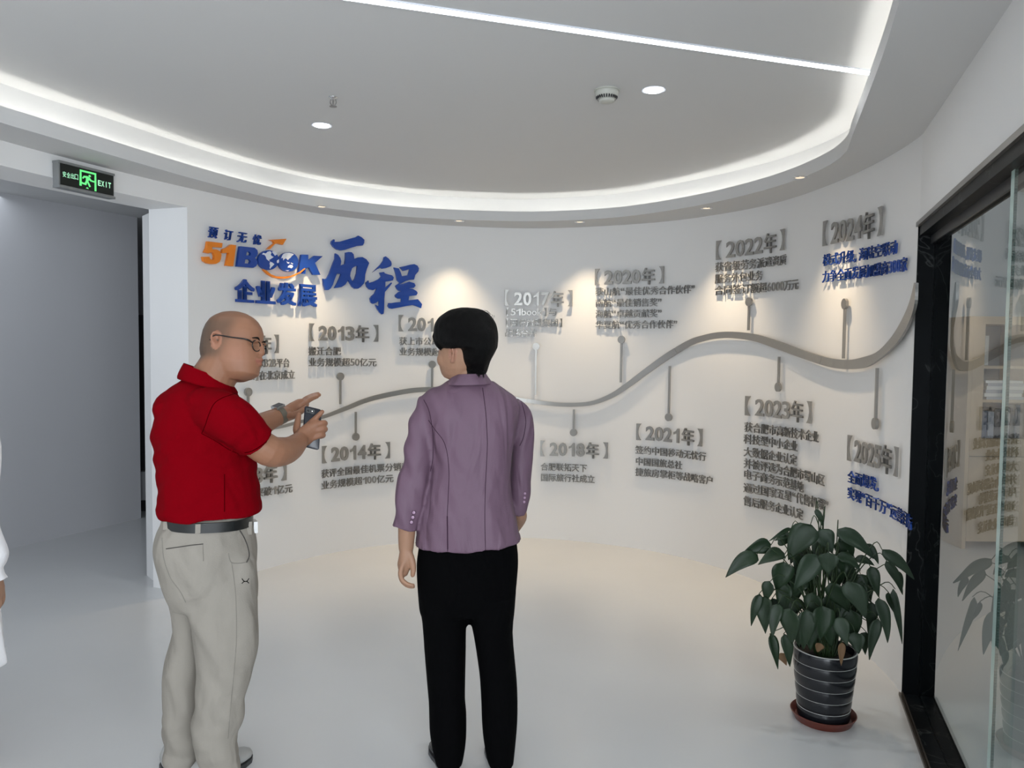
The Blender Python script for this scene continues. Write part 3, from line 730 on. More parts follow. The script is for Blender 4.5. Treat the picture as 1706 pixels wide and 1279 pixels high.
# ------------------------------------------------------------------ ceiling fittings
for (x, y), lab in (((536, 208.5), 'round lit ceiling lamp near the sprinkler'), ((1089, 149.5), 'round lit ceiling lamp beside the smoke detector')):
    p = onz(x, y, HC)
    r = empty('downlight', p, lab, 'light', 'lit round lamps in the recessed ceiling')
    link('rim', MB().lathe((p[0], p[1], HC), [(0.040, 0.0), (0.052, -0.003), (0.052, -0.0005)], 32).mesh(), M_white, r)
    link('lens', MB().lathe((p[0], p[1], HC), [(0.001, -0.0052), (0.039, -0.0045), (0.039, -0.002)], 32).mesh(), M_lamp, r)
    l = bpy.data.lights.new('lamp', 'SPOT'); l.energy = 30; l.spot_size = math.radians(110); l.spot_blend = 0.9; l.shadow_soft_size = 0.04; l.color = (0.95, 0.98, 1)
    lo_ = bpy.data.objects.new('lamp', l); COL.objects.link(lo_); lo_.location = V(p)+Vector((0, 0, -0.02)); 
SPOTS = [(511, 349), (750, 376), (981, 376), (1203, 350), (1401, 296)]
SLAB = ['small soffit spotlight over the globe emblem, leftmost of its row', 'small soffit spotlight above the brush title end', 'middle spotlight of the soffit row, over the gap between 2017 and 2020', 'small soffit spotlight over the 2022 heading', 'rightmost and largest looking soffit spotlight, before the 2024 heading']
for (x, y), lab in zip(SPOTS, SLAB):
    p = onz(x, y, HS)
    i = int(np.argmin(np.hypot(WP[:, 0]-p[0], WP[:, 1]-p[1]))); 
    c = WP[i]+WN[i]*0.25; p = (c[0], c[1], HS)
    r = empty('spotlight', p, lab, 'light', 'small spotlights in the soffit along the wall')
    link('rim', MB().lathe(p, [(0.024, 0.004), (0.026, -0.002), (0.038, -0.004), (0.040, -0.0005)], 28, False).mesh(), M_chrome, r)
    link('reflector', MB().lathe(p, [(0.006, -0.001), (0.024, -0.0015)], 20).mesh(), mat('spot_lens', (0.8, 0.7, 0.55), 0.2, 0.6, emit=((1, 0.8, 0.55), 0.8)) if 'spot_lens' not in bpy.data.materials else bpy.data.materials['spot_lens'], r)
    l = bpy.data.lights.new('spot', 'SPOT'); l.energy = 62; l.spot_size = math.radians(78); l.spot_blend = 1.0; l.shadow_soft_size = 0.018; l.color = (1.0, 0.78, 0.52)
    lo_ = bpy.data.objects.new('spot', l); COL.objects.link(lo_); lo_.location = Vector((p[0], p[1], HS-0.006))
    lo_.rotation_euler = (Vector((-WN[i][0]*0.03, -WN[i][1]*0.03, -1))).to_track_quat('-Z', 'Y').to_euler()
# smoke detector
p = onz(1011, 150, HC); p = (p[0], p[1], HC)
r = empty('smoke_detector', p, 'round off-white smoke detector on the recessed ceiling', 'detector')
M_pl = mat('ivory_plastic', (0.50, 0.50, 0.45), 0.4)
link('body', MB().lathe(p, [(0.052, 0), (0.053, -0.014), (0.048, -0.030), (0.041, -0.034), (0.041, -0.040)], 40).mesh(True), M_pl, r)
link('base_ring', MB().lathe(p, [(0.056, 0), (0.056, -0.005), (0.050, -0.006)], 40).mesh(), M_pl, r)
link('cap', MB().lathe(p, [(0.036, -0.040), (0.034, -0.050), (0.026, -0.054), (0.001, -0.055)], 32).mesh(True), M_pl, r)
mb = MB()
for k in range(26):
    t = 2*PI*k/26; c_ = np.array([p[0]+0.0445*math.cos(t), p[1]+0.0445*math.sin(t), HC-0.0335])
    mb.obox(c_, (0.0035*math.cos(t), 0.0035*math.sin(t), 0.0035), (-0.0028*math.sin(t), 0.0028*math.cos(t), 0), (0, 0, 0.0045))
link('vent_slots', mb.mesh(), M_dark, r)
# sprinkler head
p = onz(555, 162, HC); x, y = p[0], p[1]
r = empty('sprinkler', (x, y, HC), 'small chrome sprinkler head on the ceiling left of centre', 'sprinkler')
link('escutcheon', MB().lathe((x, y, HC), [(0.022, 0), (0.022, -0.002), (0.010, -0.006), (0.009, -0.014)], 24).mesh(True), M_chrome, r)
mb = MB(); mb.tube([(x-0.011, y, HC-0.012), (x-0.013, y, HC-0.026), (x-0.003, y, HC-0.040)], 0.0025, 8); mb.tube([(x+0.011, y, HC-0.012), (x+0.013, y, HC-0.026), (x+0.003, y, HC-0.040)], 0.0025, 8); mb.tube([(x, y, HC-0.012), (x, y, HC-0.038)], 0.0035, 8)
link('yoke', mb.mesh(True), M_trim, r)
link('deflector', MB().lathe((x, y, HC), [(0.003, -0.038), (0.017, -0.041), (0.017, -0.043), (0.003, -0.044)], 20).mesh(), M_trim, r)

# ------------------------------------------------------------------ office cabinet behind the glass
M_wood = mat('beige_laminate', (0.50, 0.36, 0.22), 0.5, var=0.08, vscale=3, stretch=(6, 6, 0.6))
M_grey = mat('grey_shelf_back', (0.20, 0.20, 0.21), 0.6)
M_paper = mat('paper', (0.75, 0.75, 0.74), 0.7)
x0, D0, x1, D1, zt_ = 3.50, 5.9, 5.30, 6.35, 1.80
cab = empty('office_cabinet', ((x0+x1)/2, D0, 0), 'tall beige cabinet with open shelves behind the glass', 'cabinet')
link('side_panel', MB().box((x0, D0, 0), (x0+0.03, D1, zt_)).mesh(), M_wood, cab)
link('side_panel', MB().box((x1-0.03, D0, 0), (x1, D1, zt_)).mesh(), M_wood, cab)
link('top_panel', MB().box((x0+0.03, D0, zt_-0.06), (x1-0.03, D1, zt_)).mesh(), M_wood, cab)
link('back_panel', MB().box((x0+0.03, D1-0.02, 0), (x1-0.03, D1, zt_-0.06)).mesh(), M_grey, cab)
sx = [x0+0.03, 4.02, 4.66, x1-0.03]
for k in range(3):
    link('door', MB().box((sx[k]+0.003, D0, 0.06), (sx[k+1]-0.003, D0+0.02, 0.72)).mesh(), M_wood, cab)
    link('fascia', MB().box((sx[k]+0.003, D0, 0.725), (sx[k+1]-0.003, D0+0.02, 0.86)).mesh(), M_wood, cab)
for k in (1, 2): link('divider', MB().box((sx[k]-0.012, D0, 0.86), (sx[k]+0.012, D1-0.02, zt_-0.06)).mesh(), M_wood, cab)
for z in (0.86, 1.16, 1.42): link('shelf', MB().box((x0+0.03, D0+0.01, z-0.02), (x1-0.03, D1-0.02, z)).mesh(), M_wood, cab)
link('post', MB().box((x0+0.03, D0-0.001, 0.86), (x0+0.12, D0+0.02, zt_-0.06)).mesh(), M_wood, cab)
k = 0
M_bind = [mat('binder_blue', (0.10, 0.13, 0.20), 0.5), mat('binder_pale', (0.40, 0.42, 0.48), 0.5), mat('binder_dark', (0.05, 0.055, 0.07), 0.5)]
lab_b = 'office folder standing in the row on the lowest open shelf of the beige cabinet'
xx = x0+0.16
while xx < 4.6:
    w_ = random.uniform(0.035, 0.06)
    if abs(xx+w_/2-4.02) > 0.05:
        tag(link('folder', MB().box((xx, D0+0.06, 0.86), (xx+w_-0.004, D0+0.34, 0.86+random.uniform(0.2, 0.27))).mesh(), M_bind[k % 3]), lab_b, 'folder', 'folders on the cabinet shelf')
    xx += w_; k += 1
zz = 1.16
for k in range(6):
    th_ = random.uniform(0.018, 0.03); dx_ = random.uniform(-0.015, 0.015)
    tag(link('paper_stack', MB().box((x0+0.17+dx_, D0+0.05, zz), (x0+0.46+dx_, D0+0.30, zz+th_)).mesh(), M_paper if k % 2 else M_bind[1]), 'flat pile of papers on the middle cabinet shelf', 'papers', 'papers piled on the cabinet shelf'); zz += th_+0.001
tag(link('document_sheet', MB().box((x0+0.20, D0+0.34, 1.42), (x0+0.36, D0+0.345, 1.66)).mesh(), M_paper), 'white printed sheet leaning on the upper cabinet shelf', 'document')

# ------------------------------------------------------------------ potted plant
PB = onz(1371, 1197, 0)
PX, PY = PB[0], PB[1]
plant = empty('potted_plant', (PX, PY, 0), 'drooping peace lily in a ribbed black pot on the floor by the glass frame', 'plant')
M_pot = mat('black_glazed_pot', (0.010, 0.011, 0.014), 0.22, bump=0.05, bscale=20)
M_sauc = mat('terracotta_plastic', (0.13, 0.028, 0.018), 0.35)
M_soil = mat('soil', (0.02, 0.014, 0.01), 0.95, bump=0.8, bscale=80)
M_line = mat('pale_rib_line', (0.45, 0.45, 0.42), 0.4)
M_leaf = mat('leaf', (0.011, 0.030, 0.010), 0.5, bump=0.12, bscale=30, var=0.35, vscale=9)
M_leafb = mat('leaf_pale', (0.024, 0.046, 0.024), 0.52, bump=0.12, bscale=30, var=0.3, vscale=9)
M_stem = mat('petiole', (0.022, 0.045, 0.012), 0.45)
M_dead = mat('dry_leaf', (0.16, 0.09, 0.04), 0.7, bump=0.2, bscale=40, var=0.3, vscale=12)
prof = []
zs_ = np.linspace(0.012, 0.300, 60)
for z in zs_:
    base_r = 0.100+0.022*ss(0, 0.3, z); rib = 0.004*abs(math.sin((z-0.012)/0.288*PI*6))**0.5
    prof.append((base_r+rib, z))
prof = [(0.001, 0.012)]+prof+[(0.112, 0.300), (0.110, 0.27)]
link('pot', smooth_shade(MB().lathe((PX, PY, 0), prof, 48).mesh(), 60), M_pot, plant)
mb = MB()
for k in range(1, 7):
    z = 0.012+0.288*k/6; r0 = 0.100+0.022*float(ss(0, 0.3, z))
    mb.lathe((PX, PY, 0), [(r0-0.002, z-0.0022), (r0+0.0035, z), (r0-0.002, z+0.0022)], 48, False)
link('rib_lines', mb.mesh(True), M_line, plant)
link('saucer', smooth_shade(MB().lathe((PX, PY, 0), [(0.001, 0.0), (0.112, 0.0), (0.130, 0.034), (0.127, 0.036), (0.110, 0.008), (0.001, 0.008)], 48).mesh(), 50), M_sauc, plant)
link('soil', MB().lathe((PX, PY, 0), [(0.001, 0.262), (0.108, 0.262), (0.108, 0.272), (0.001, 0.277)], 32).mesh(), M_soil, plant)
def leaf_mesh(Bp, Tp, wd, roll=0.0, sag=0.12, fold=0.22, seed=0):
    Bp, Tp = np.array(Bp, float), np.array(Tp, float); L = np.linalg.norm(Tp-Bp); ax = (Tp-Bp)/L
    view = (Bp+Tp)/2-_C; view /= np.linalg.norm(view)
    side = np.cross(ax, view); side /= np.linalg.norm(side)+1e-9; up = np.cross(side, ax)
    if up @ view > 0: up = -up                 # faces the viewer side of the plant
    side = np.cross(ax, up)
    sd = side*math.cos(roll)+up*math.sin(roll); upv = -side*math.sin(roll)+up*math.cos(roll)
    rs = random.Random(seed); n = 11; rows = []
    wob = rs.uniform(0, 6)
    for i in range(n+1):
        t = i/n
        c = Bp+ax*L*t+upv*(sag*L*4*t*(1-t)*0.5)+np.array([0, 0, 1])*(sag*L*math.sin(t*PI)*0.6) + sd*0.03*L*math.sin(3*t+wob)
        wv = wd*0.5*(math.sin(PI*min(1, t**0.62))**0.85)*(1-0.25*t) + 0.0008
        row = []
        for k in (-1, -0.55, 0, 0.55, 1):
            row.append(c+sd*wv*k*math.cos(fold*abs(k))+upv*(wv*fold*abs(k)*1.3+0.04*wd*math.sin(9*t+wob+2*k)*abs(k)))
        rows.append(row)
    v = [p for r_ in rows for p in r_]; f = [(i*5+j, i*5+j+1, (i+1)*5+j+1, (i+1)*5+j) for i in range(n) for j in range(4)]
    me = bpy.data.meshes.new('leaf'); me.from_pydata([tuple(map(float, p)) for p in v], [], f); me.update()
    me = evald(me, [('SOLIDIFY', dict(thickness=0.0012, offset=0))])
    me.polygons.foreach_set('use_smooth', [True]*len(me.polygons)); return me
LV = [((545,105),(432,300),130,0,0),((335,215),(183,258),78,0,.03),((260,265),(95,392),78,0,.0),((408,265),(262,318),72,0,.02),((600,130),(655,262),92,1,-.03),((572,265),(458,458),112,1,-.08),
      ((640,255),(645,372),96,1,-.10),((715,190),(752,312),92,0,.03),((690,128),(875,295),80,1,-.02),((838,208),(905,318),42,0,.05),((925,240),(1098,398),62,1,.0),((950,300),(1032,482),46,0,.04),
      ((1003,352),(1028,462),30,0,.06),((995,450),(1022,742),36,1,.0),((960,468),(992,585),30,0,.03),((862,330),(912,495),60,0,.0),((912,498),(948,738),62,1,-.04),((742,408),(838,606),100,1,-.12),
      ((655,415),(745,575),92,0,-.06),((400,305),(365,462),112,0,-.04),((270,475),(233,648),50,0,.0),((312,490),(300,688),88,0,-.02),((372,528),(345,715),62,0,-.06),((328,690),(375,876),50,0,.02),
      ((400,690),(440,864),56,0,-.02),((442,555),(440,745),100,0,-.10),((520,560),(512,775),95,0,-.12),((602,540),(600,722),112,0,-.14),((702,598),(738,755),76,1,-.13),((780,680),(802,795),84,1,-.08),
      ((870,520),(850,690),60,0,.02),((905,608),(858,828),56,1,-.02),((842,680),(835,800),52,0,.02),((572,25),(612,120),28,0,.0),((682,268),(812,356),54,0,.0),((780,288),(885,325),40,0,.02),
      ((560,470),(582,650),92,0,-.03),((640,480),(662,655),95,0,-.02),((832,520),(862,645),56,0,.05),((372,182),(430,205),60,0,.06),((438,165),(352,192),38,0,.05),((440,130),(322,192),20,0,.0),
      ((480,260),(520,470),100,0,.04),((520,400),(440,500),80,0,.0),((330,410),(300,520),60,0,.0),((600,740),(578,785),42,2,-.10),((708,735),(712,858),34,2,-.15),((388,790),(415,858),44,2,.08),
      ((660,300),(800,420),90,0,.05),((640,620),(650,760),80,0,-.10),((760,560),(770,720),90,0,-.03),((470,600),(480,760),80,0,-.02),((560,600),(545,780),90,0,-.08),((700,500),(640,700),90,0,.0),
      ((840,420),(800,600),70,0,.03),((420,420),(400,600),80,0,.03),((340,500),(345,600),70,0,.06),((520,350),(560,500),90,0,.03),((720,190),(700,160),60,0,.06),((620,200),(560,330),80,0,.05),
      ((860,640),(880,560),40,0,.04),((780,440),(870,480),60,0,.03),((500,215),(440,320),60,0,.08)]
rl = random.Random(21)
for k in range(26):      # inner, half hidden leaves that fill the crown
    a = rl.uniform(0, 2*PI); r_ = rl.uniform(.25, 1)**.5
    bx, by = 600+225*r_*math.cos(a), 410+200*r_*math.sin(a)
    L_ = rl.uniform(105, 165); LV.append(((bx, by), (bx+(bx-600)*.22+rl.uniform(-20, 20), by+L_), rl.uniform(68, 105), 0, rl.uniform(.02, .11)))
for i, (b_, t_, wpx, mt, dd) in enumerate(LV):
    Dp = PY+dd+((i*37) % 11-5)*0.004
    Bp = at(1180+b_[0]/3.197, 840+b_[1]/3.197, Dp); Tp = at(1180+t_[0]/3.197, 840+t_[1]/3.197, Dp+0.02*math.cos(i))
    wd = wpx/3.197*Dp/F*1.2
    Lf = link('leaf', leaf_mesh(Bp, Tp, wd, roll=0.35*math.sin(i*1.7), seed=i), (M_leaf, M_leafb, M_dead)[mt], plant)
    if mt == 2: Lf['label'] = 'withered brown leaf'
    # petiole rises from the soil and bends over to the leaf base
    a0 = np.array([PX+0.04*math.cos(i*2.4), PY+0.04*math.sin(i*2.4), 0.27]); hgt = max(Bp[2]+0.05, 0.5)
    mid = np.array([a0[0]*0.6+Bp[0]*0.4, a0[1]*0.6+Bp[1]*0.4, a0[2]*0.35+hgt*0.65]); pre = Bp+np.array([(a0[0]-Bp[0])*0.18, (a0[1]-Bp[1])*0.18, 0.028])
    if mt == 2: continue
    link('stem', MB().tube([a0, mid, pre, Bp], [0.0030, 0.0026, 0.0020, 0.0016], 6, res=4).mesh(True), M_stem, plant)
link('stem', MB().tube([(PX, PY, 0.27), at(1180+610/3.197, 840+200/3.197, PY), at(1180+615/3.197, 840+60/3.197, PY), at(1180+622/3.197, 840+8/3.197, PY)], [0.003, 0.003, 0.0045, 0.001], 7, res=4).mesh(True), M_stem, plant)

# ------------------------------------------------------------------ people
from mathutils.bvhtree import BVHTree
def ring_px(y, xl, xr, D, b, n=28, e=2.3, tilt=0.0, fx=0.0):
    """horizontal body ring whose outline as seen from the camera runs from xl to xr; b is its half depth"""
    L, R_ = at(xl, y-tilt, D), at(xr, y+tilt, D); c = (L+R_)/2
    rr = c[:2]-_C[:2]; rr /= np.linalg.norm(rr); side = np.array([rr[1], -rr[0]])
    a = np.linalg.norm((R_-L)[:2])/2*abs(side[0])
    out = []
    for j in range(n):
        t = 2*PI*j/n; ct, st = math.cos(t), math.sin(t)
        x = abs(ct)**(2/e)*math.copysign(1, ct)*a; y_ = abs(st)**(2/e)*math.copysign(1, st)*b
        out.append(np.array([c[0]+side[0]*x+rr[0]*y_, c[1]+side[1]*x+rr[1]*y_, c[2]+(R_-L)[2]/2*ct]))
    return out
def rings_px(L_, D, hem=0.0, res=2):
    """smooth loft through ring specifications (y, xl, xr, b[, dD])"""
    A_ = np.array([list(r)+[0.0]*(5-len(r)) for r in L_], float)
    out = []
    for i in range(len(A_)-1):
        p0, p1, p2, p3 = A_[max(i-1, 0)], A_[i], A_[i+1], A_[min(i+2, len(A_)-1)]
        for k in range(res):
            t = k/res; out.append(0.5*((2*p1)+(-p0+p2)*t+(2*p0-5*p1+4*p2-p3)*t*t+(-p0+3*p1-3*p2+p3)*t**3))
    out.append(A_[-1])
    return [ring_px(r[0], r[1], r[2], D+r[4], r[3]) for r in out]
def hemmed(rs, inset=0.012, up=0.03):
    """close a garment with an inward-turned hem at the last ring"""
    last = rs[-1]; c = sum(last)/len(last)
    rin = [c+(p-c)*(1-inset/np.linalg.norm(p-c)) for p in last]
    rup = [p+np.array([0, 0, up]) for p in rin]
    return rs+[rin, rup]
def bvh(me):
    return BVHTree.FromPolygons([v.co.copy() for v in me.vertices], [tuple(p.vertices) for p in me.polygons])
def onsurf(tree, pts, off=0.001):
    out = []
    for x, y in pts:
        d = V(at(x, y, 1.0)-_C).normalized(); loc, nor, i, dd = tree.ray_cast(V(_C), d)
        if loc is not None: out.append(np.array(loc-d*off))
    return out
def seam(tree, pts, r, m, parent, name='seam', res=5, off=0.0004):
    P, _ = spline([np.array((p[0], p[1], 0)) for p in pts], 1.0, res)
    q_ = onsurf(tree, [(p[0], p[1]) for p in P], off)
    if len(q_) < 2: return None
    return link(name, MB().tube(q_, r, 6, res=1).mesh(True), m, parent)
def nz(co, sx, sy, sz, seed):
    return np.array([noise.noise(Vector((p[0]*sx+seed, p[1]*sy, p[2]*sz))) for p in co])
def head(mb, c, az, rings, scale=1.0, roll=0.0, nose=(0.088, 0.112, 0.118, 0.082), ear_x=-0.013, ear_z=0.095, w_ear=0.078, lipx=0.088, lipz=0.052, tilt=0.0):
    """adds a whole head (skull, jaw, nose, lips, brow, ears) and returns the local-to-world function"""
    ca, sa = math.cos(az), math.sin(az)
    Rz = np.array([[ca, -sa, 0], [sa, ca, 0], [0, 0, 1]])
    Rx = np.array([[1, 0, 0], [0, math.cos(roll), -math.sin(roll)], [0, math.sin(roll), math.cos(roll)]])
    Ry = np.array([[math.cos(tilt), 0, math.sin(tilt)], [0, 1, 0], [-math.sin(tilt), 0, math.cos(tilt)]])
    M_ = Rz @ Rx @ Ry; c = np.array(c, float)
    def W(p): return c+M_ @ (np.array(p, float)*scale)
    A_ = np.array(rings, float); rr = []
    for i in range(len(A_)-1):
        for k in range(2): rr.append(A_[i]*(1-k/2)+A_[i+1]*k/2)
    rr.append(A_[-1]); R_ = []
    for z, xf, xb, w_ in rr:
        cx, a = (xf+xb)/2, (xf-xb)/2
        R_.append([W((cx+a*math.copysign(abs(math.cos(t))**0.9, math.cos(t)), w_*math.copysign(abs(math.sin(t))**0.9, math.sin(t))*(1-0.13*math.cos(t)), z)) for t in (2*PI*j/28 for j in range(28))])
    mb.loft(R_)
    x0, x1, z0, z1 = nose
    mb.tube([W((x0-0.012, 0, z0)), W(((x0+x1)/2-0.004, 0, (z0+z1)/2+0.004)), W((x1-0.009, 0, z1+0.002))], [0.008, 0.0095, 0.0125], 12)
    mb.ball(W((x1-0.010, 0, z1)), 0.0135*scale, 12, 8)
    for s in (-1, 1):
        mb.ball(W((x1-0.019, s*0.013, z1-0.001)), 0.0095*scale, 10, 6)
        mb.ball(W((lipx-0.014, s*0.03, 0.121)), (0.014, 0.014, 0.007), 10, 6)                     # brow
        mb.ball(W((0.040, s*(w_ear-0.046), 0.066)), 0.034*scale, 16, 10)                                       # cheek
        ez_ = ear_z
        mb.tube([W((ear_x+0.004, s*(w_ear-0.006), ez_-0.026)), W((ear_x-0.008, s*(w_ear+0.005), ez_-0.014)), W((ear_x-0.015, s*(w_ear+0.012), ez_+0.008)), W((ear_x-0.007, s*(w_ear+0.011), ez_+0.026)),
                 W((ear_x+0.007, s*(w_ear+0.004), ez_+0.022)), W((ear_x+0.010, s*(w_ear-0.002), ez_+0.008))], [0.0060, 0.0042, 0.0036, 0.0036, 0.0036, 0.003], 10, res=4)
        mb.tube([W((ear_x-0.002, s*(w_ear-0.004), ez_-0.022)), W((ear_x-0.007, s*(w_ear-0.001), ez_-0.004)), W((ear_x-0.008, s*(w_ear-0.001), ez_+0.016))], [0.006, 0.007, 0.006], 10)
        mb.ball(W((ear_x+0.012, s*(w_ear-0.002), ez_-0.006)), 0.0042*scale, 8, 6)
    mb.tube([W((lipx-0.016, -0.022, lipz+0.0035)), W((lipx-0.004, 0, lipz+0.007)), W((lipx-0.016, 0.022, lipz+0.0035))], [0.004, 0.0075, 0.004], 10, res=4)
    mb.tube([W((lipx-0.018, -0.020, lipz-0.006)), W((lipx-0.006, 0, lipz-0.009)), W((lipx-0.018, 0.020, lipz-0.006))], [0.004, 0.0075, 0.004], 10, res=4)
    return W, M_
def local(c, M_, scale, co): return ((co-np.array(c, np.float32)) @ M_.astype(np.float32))/scale
def hand(mb, wrist, fd, dorsal, side, scale=1.0, curl=(0.35, 0.5, 0.4), fat=1.0):
    """five-fingered hand: fd finger direction, dorsal back-of-hand direction, side thumb direction"""
    o = np.array(wrist, float); X = np.array(fd, float); X /= np.linalg.norm(X)
    Z = np.array(dorsal, float); Z -= X*(X@Z); Z /= np.linalg.norm(Z); Y = np.cross(Z, X)
    if Y @ np.array(side, float) < 0: Y = -Y
    P_ = lambda x, y, z: o+(X*x+Y*y+Z*z)*scale
    mb.loft([[P_(x, w_*math.cos(t)+yo, h_*math.sin(t)) for t in (2*PI*j/16 for j in range(16))] for x, w_, h_, yo in
             ((-0.02, .024, .019, 0), (0.0, .025, .018, 0), (0.03, .034, .017, .002), (.06, .040, .015, .002), (.085, .040, .012, 0), (.096, .036, .009, 0))])
    for (y, L_, x0, r) in ((.030, .070, .086, .0088), (.0105, .078, .091, .0090), (-.0095, .072, .088, .0086), (-.028, .056, .080, .0076)):
        pts = [P_(x0-0.03, y*0.85, 0)]; x, z, a = x0, 0.0, 0.0
        pts.append(P_(x, y, z))
        for seg, k in zip((.45, .31, .24), curl):
            a += k; x += L_*seg*math.cos(a); z -= L_*seg*math.sin(a); pts.append(P_(x, y*(1+0.1*seg), z))
        mb.tube(pts, [r*fat*scale*0.95, r*fat*scale, r*fat*scale, r*fat*scale*.93, r*fat*scale*.8], 10, res=2)
    mb.tube([P_(.012, .012, -.004), P_(.038, .036, -.010), P_(.064, .052, -.018), P_(.090, .056, -.026)], [.013*fat*scale, .0125*fat*scale, .0105*fat*scale, .0085*fat*scale], 10, res=3)
def shoe(name, heel, az, L_, w_, m, parent, h=0.075, sole=0.012):
    d = np.array([math.cos(az), math.sin(az), 0]); s = np.array([-d[1], d[0], 0]); h0 = np.array([heel[0], heel[1], 0.0])
    pr = [(0.0, .30, .55), (.04, .62, .85), (.15, .80, 1.0), (.3, .78, .98), (.45, .80, .78), (.6, .95, .60), (.75, 1.0, .50), (.88, .85, .42), (.96, .55, .36), (1.0, .2, .28)]
    mb = MB(); R_ = []
    for t, kw, kh in pr:
        ww, hh = w_/2*kw, h*kh
        R_.append([h0+d*L_*t+s*ww*math.copysign(abs(math.cos(a))**.7, math.cos(a))+np.array([0, 0, sole+hh/2*(1+math.sin(a))-0.002]) for a in (2*PI*j/16 for j in range(16))])
    mb.loft(R_); o = link(name, mb.mesh(True), m, parent)
    mb = MB(); out = [h0+d*L_*t+s*w_/2*kw*1.06*sg for sg in (1, -1) for t, kw, kh in (pr if sg == 1 else pr[::-1])]
    mb.loft([[p for p in out], [p+np.array([0, 0, sole+0.004]) for p in out]]); link('sole', mb.mesh(), M_dark, o)
    return o

M_skin = mat('skin_tan', (0.27, 0.130, 0.076), 0.5, bump=0.04, bscale=160, var=0.10, vscale=14, sss=0.08, spec=0.3)
masked(M_skin, [(0.070, 0.050, 0.036), (0.26, 0.085, 0.065), (0.42, 0.19, 0.13)])
M_skin2 = mat('skin_fair', (0.32, 0.180, 0.115), 0.5, bump=0.03, bscale=160, var=0.08, vscale=12, sss=0.08, spec=0.3)
masked(M_skin2, [(0.05, 0.035, 0.03), (0.35, 0.11, 0.09), (0.46, 0.22, 0.16)])
M_red = mat('red_polo_knit', (0.165, 0.0002, 0.0035), 0.95, bump=0.15, bscale=260, var=0.12, vscale=3, spec=0.04)
M_redd = mat('red_seam', (0.05, 0.0, 0.001), 1.0, spec=0.0)
M_khaki = mat('khaki_cotton', (0.275, 0.252, 0.218), 0.85, bump=0.12, bscale=220, var=0.05, vscale=4, spec=0.2)
M_khd = mat('khaki_seam', (0.20, 0.185, 0.16), 0.85)
M_khs = mat('khaki_shadow_line', (0.05, 0.045, 0.04), 0.85)
M_belt = mat('belt_leather', (0.006, 0.007, 0.007), 0.38, bump=0.05, bscale=40)
M_mauve = mat('mauve_suiting', (0.132, 0.078, 0.114), 0.6, bump=0.10, bscale=300, var=0.08, vscale=4, spec=0.35)
M_mauved = mat('mauve_seam', (0.04, 0.02, 0.035), 1.0, spec=0.0)
M_btn = mat('mauve_button', (0.33, 0.21, 0.30), 0.25)
M_blk = mat('black_trouser', (0.0012, 0.0012, 0.0015), 0.9, bump=0.08, bscale=150, spec=0.05)
M_hair = mat('black_hair', (0.0016, 0.0014, 0.0014), 0.5, bump=0.6, bscale=40, stretch=(14, 14, 0.8), spec=0.10)
M_shoe = mat('black_shoe_leather', (0.008, 0.008, 0.009), 0.25)
M_snk = mat('grey_sneaker', (0.35, 0.35, 0.34), 0.6)
wrinkles(M_red, 7, 0.55, (1, 1, .8)); wrinkles(M_khaki, 8, 0.75, (1, 1, .45)); wrinkles(M_mauve, 9, 0.65, (1.3, 1, .35)); wrinkles(M_blk, 8, 0.4)
M_eye = mat('eye_white', (0.65, 0.63, 0.60), 0.15)
M_iris = mat('eye_dark', (0.012, 0.008, 0.006), 0.08)
M_frame = mat('glasses_frame', (0.006, 0.005, 0.005), 0.2)
M_lens = glassmat('spectacle_lens', (0.93, 0.95, 0.95), 1.35)
M_phone = mat('phone_body', (0.012, 0.014, 0.022), 0.28)

def eyes(W, scale, parent, x=0.0735, z=0.108, y=0.031):
    for s in (-1, 1):
        e = link('eye', MB().ball(W((x, s*y, z)), 0.0115*scale, 14, 10).mesh(True), M_eye, parent)
        link('iris', MB().ball(W((x+0.0075, s*y, z)), 0.0052*scale, 12, 8).mesh(True), M_iris, e)
def sockets(me, c, M_, sc, x=0.088, z=0.108, y=0.031, ear=(-.02, .112)):
    n = len(me.vertices); co = np.empty(n*3, np.float32); me.vertices.foreach_get('co', co); co = co.reshape(-1, 3)
    l = local(c, M_, sc, co); k = np.zeros(n, np.float32)
    for s in (-1, 1): k += np.exp(-((l[:, 1]-s*y)**2/0.016**2+(l[:, 2]-z)**2/0.010**2))*(l[:, 0] > 0.04)
    fwd = M_ @ np.array([1, 0, 0]); co -= (fwd[None, :]*(k*0.008)[:, None]).astype(np.float32)
    # hollow of the ear
    e = np.exp(-((l[:, 0]-ear[0]-.001)**2/.0065**2+(l[:, 2]-ear[1]-.002)**2/.012**2))*(np.abs(l[:, 1]) > .066)
    lat = M_ @ np.array([0, 1, 0]); co -= (lat[None, :]*(np.sign(l[:, 1])*e*.010)[:, None]).astype(np.float32)
    me.vertices.foreach_set('co', co.ravel()); me.update()

# ---------------------------------------------------------------- the man in red
DM = 2.74
SH = 0.10                       # the whole figure stands this much nearer
_at0 = at
def at(x, y, D): return _at0(x, y, D-SH)
DR = DM-SH
mc = at(350, 900, DM)
man = empty('person', (mc[0], mc[1], 0), 'bald bespectacled person in a red polo shirt and khaki trousers, gesturing with a phone', 'person')
b = MB()
hc = at(383.5, 628, DM)
MR = [(-.012, .050, -.02, .042), (0, .081, -.03, .054), (.010, .097, -.045, .063), (.026, .098, -.066, .071), (.038, .100, -.070, .075), (.050, .102, -.092, .080), (.070, .100, -.103, .082), (.090, .097, -.107, .083), (.112, .096, -.107, .082), (.133, .102, -.106, .081),
      (.155, .101, -.103, .080), (.177, .093, -.096, .076), (.197, .079, -.084, .068), (.210, .064, -.070, .056), (.222, .042, -.050, .039), (.229, .018, -.024, .019)]
MAZ, MROLL = math.radians(-6), math.radians(-12)
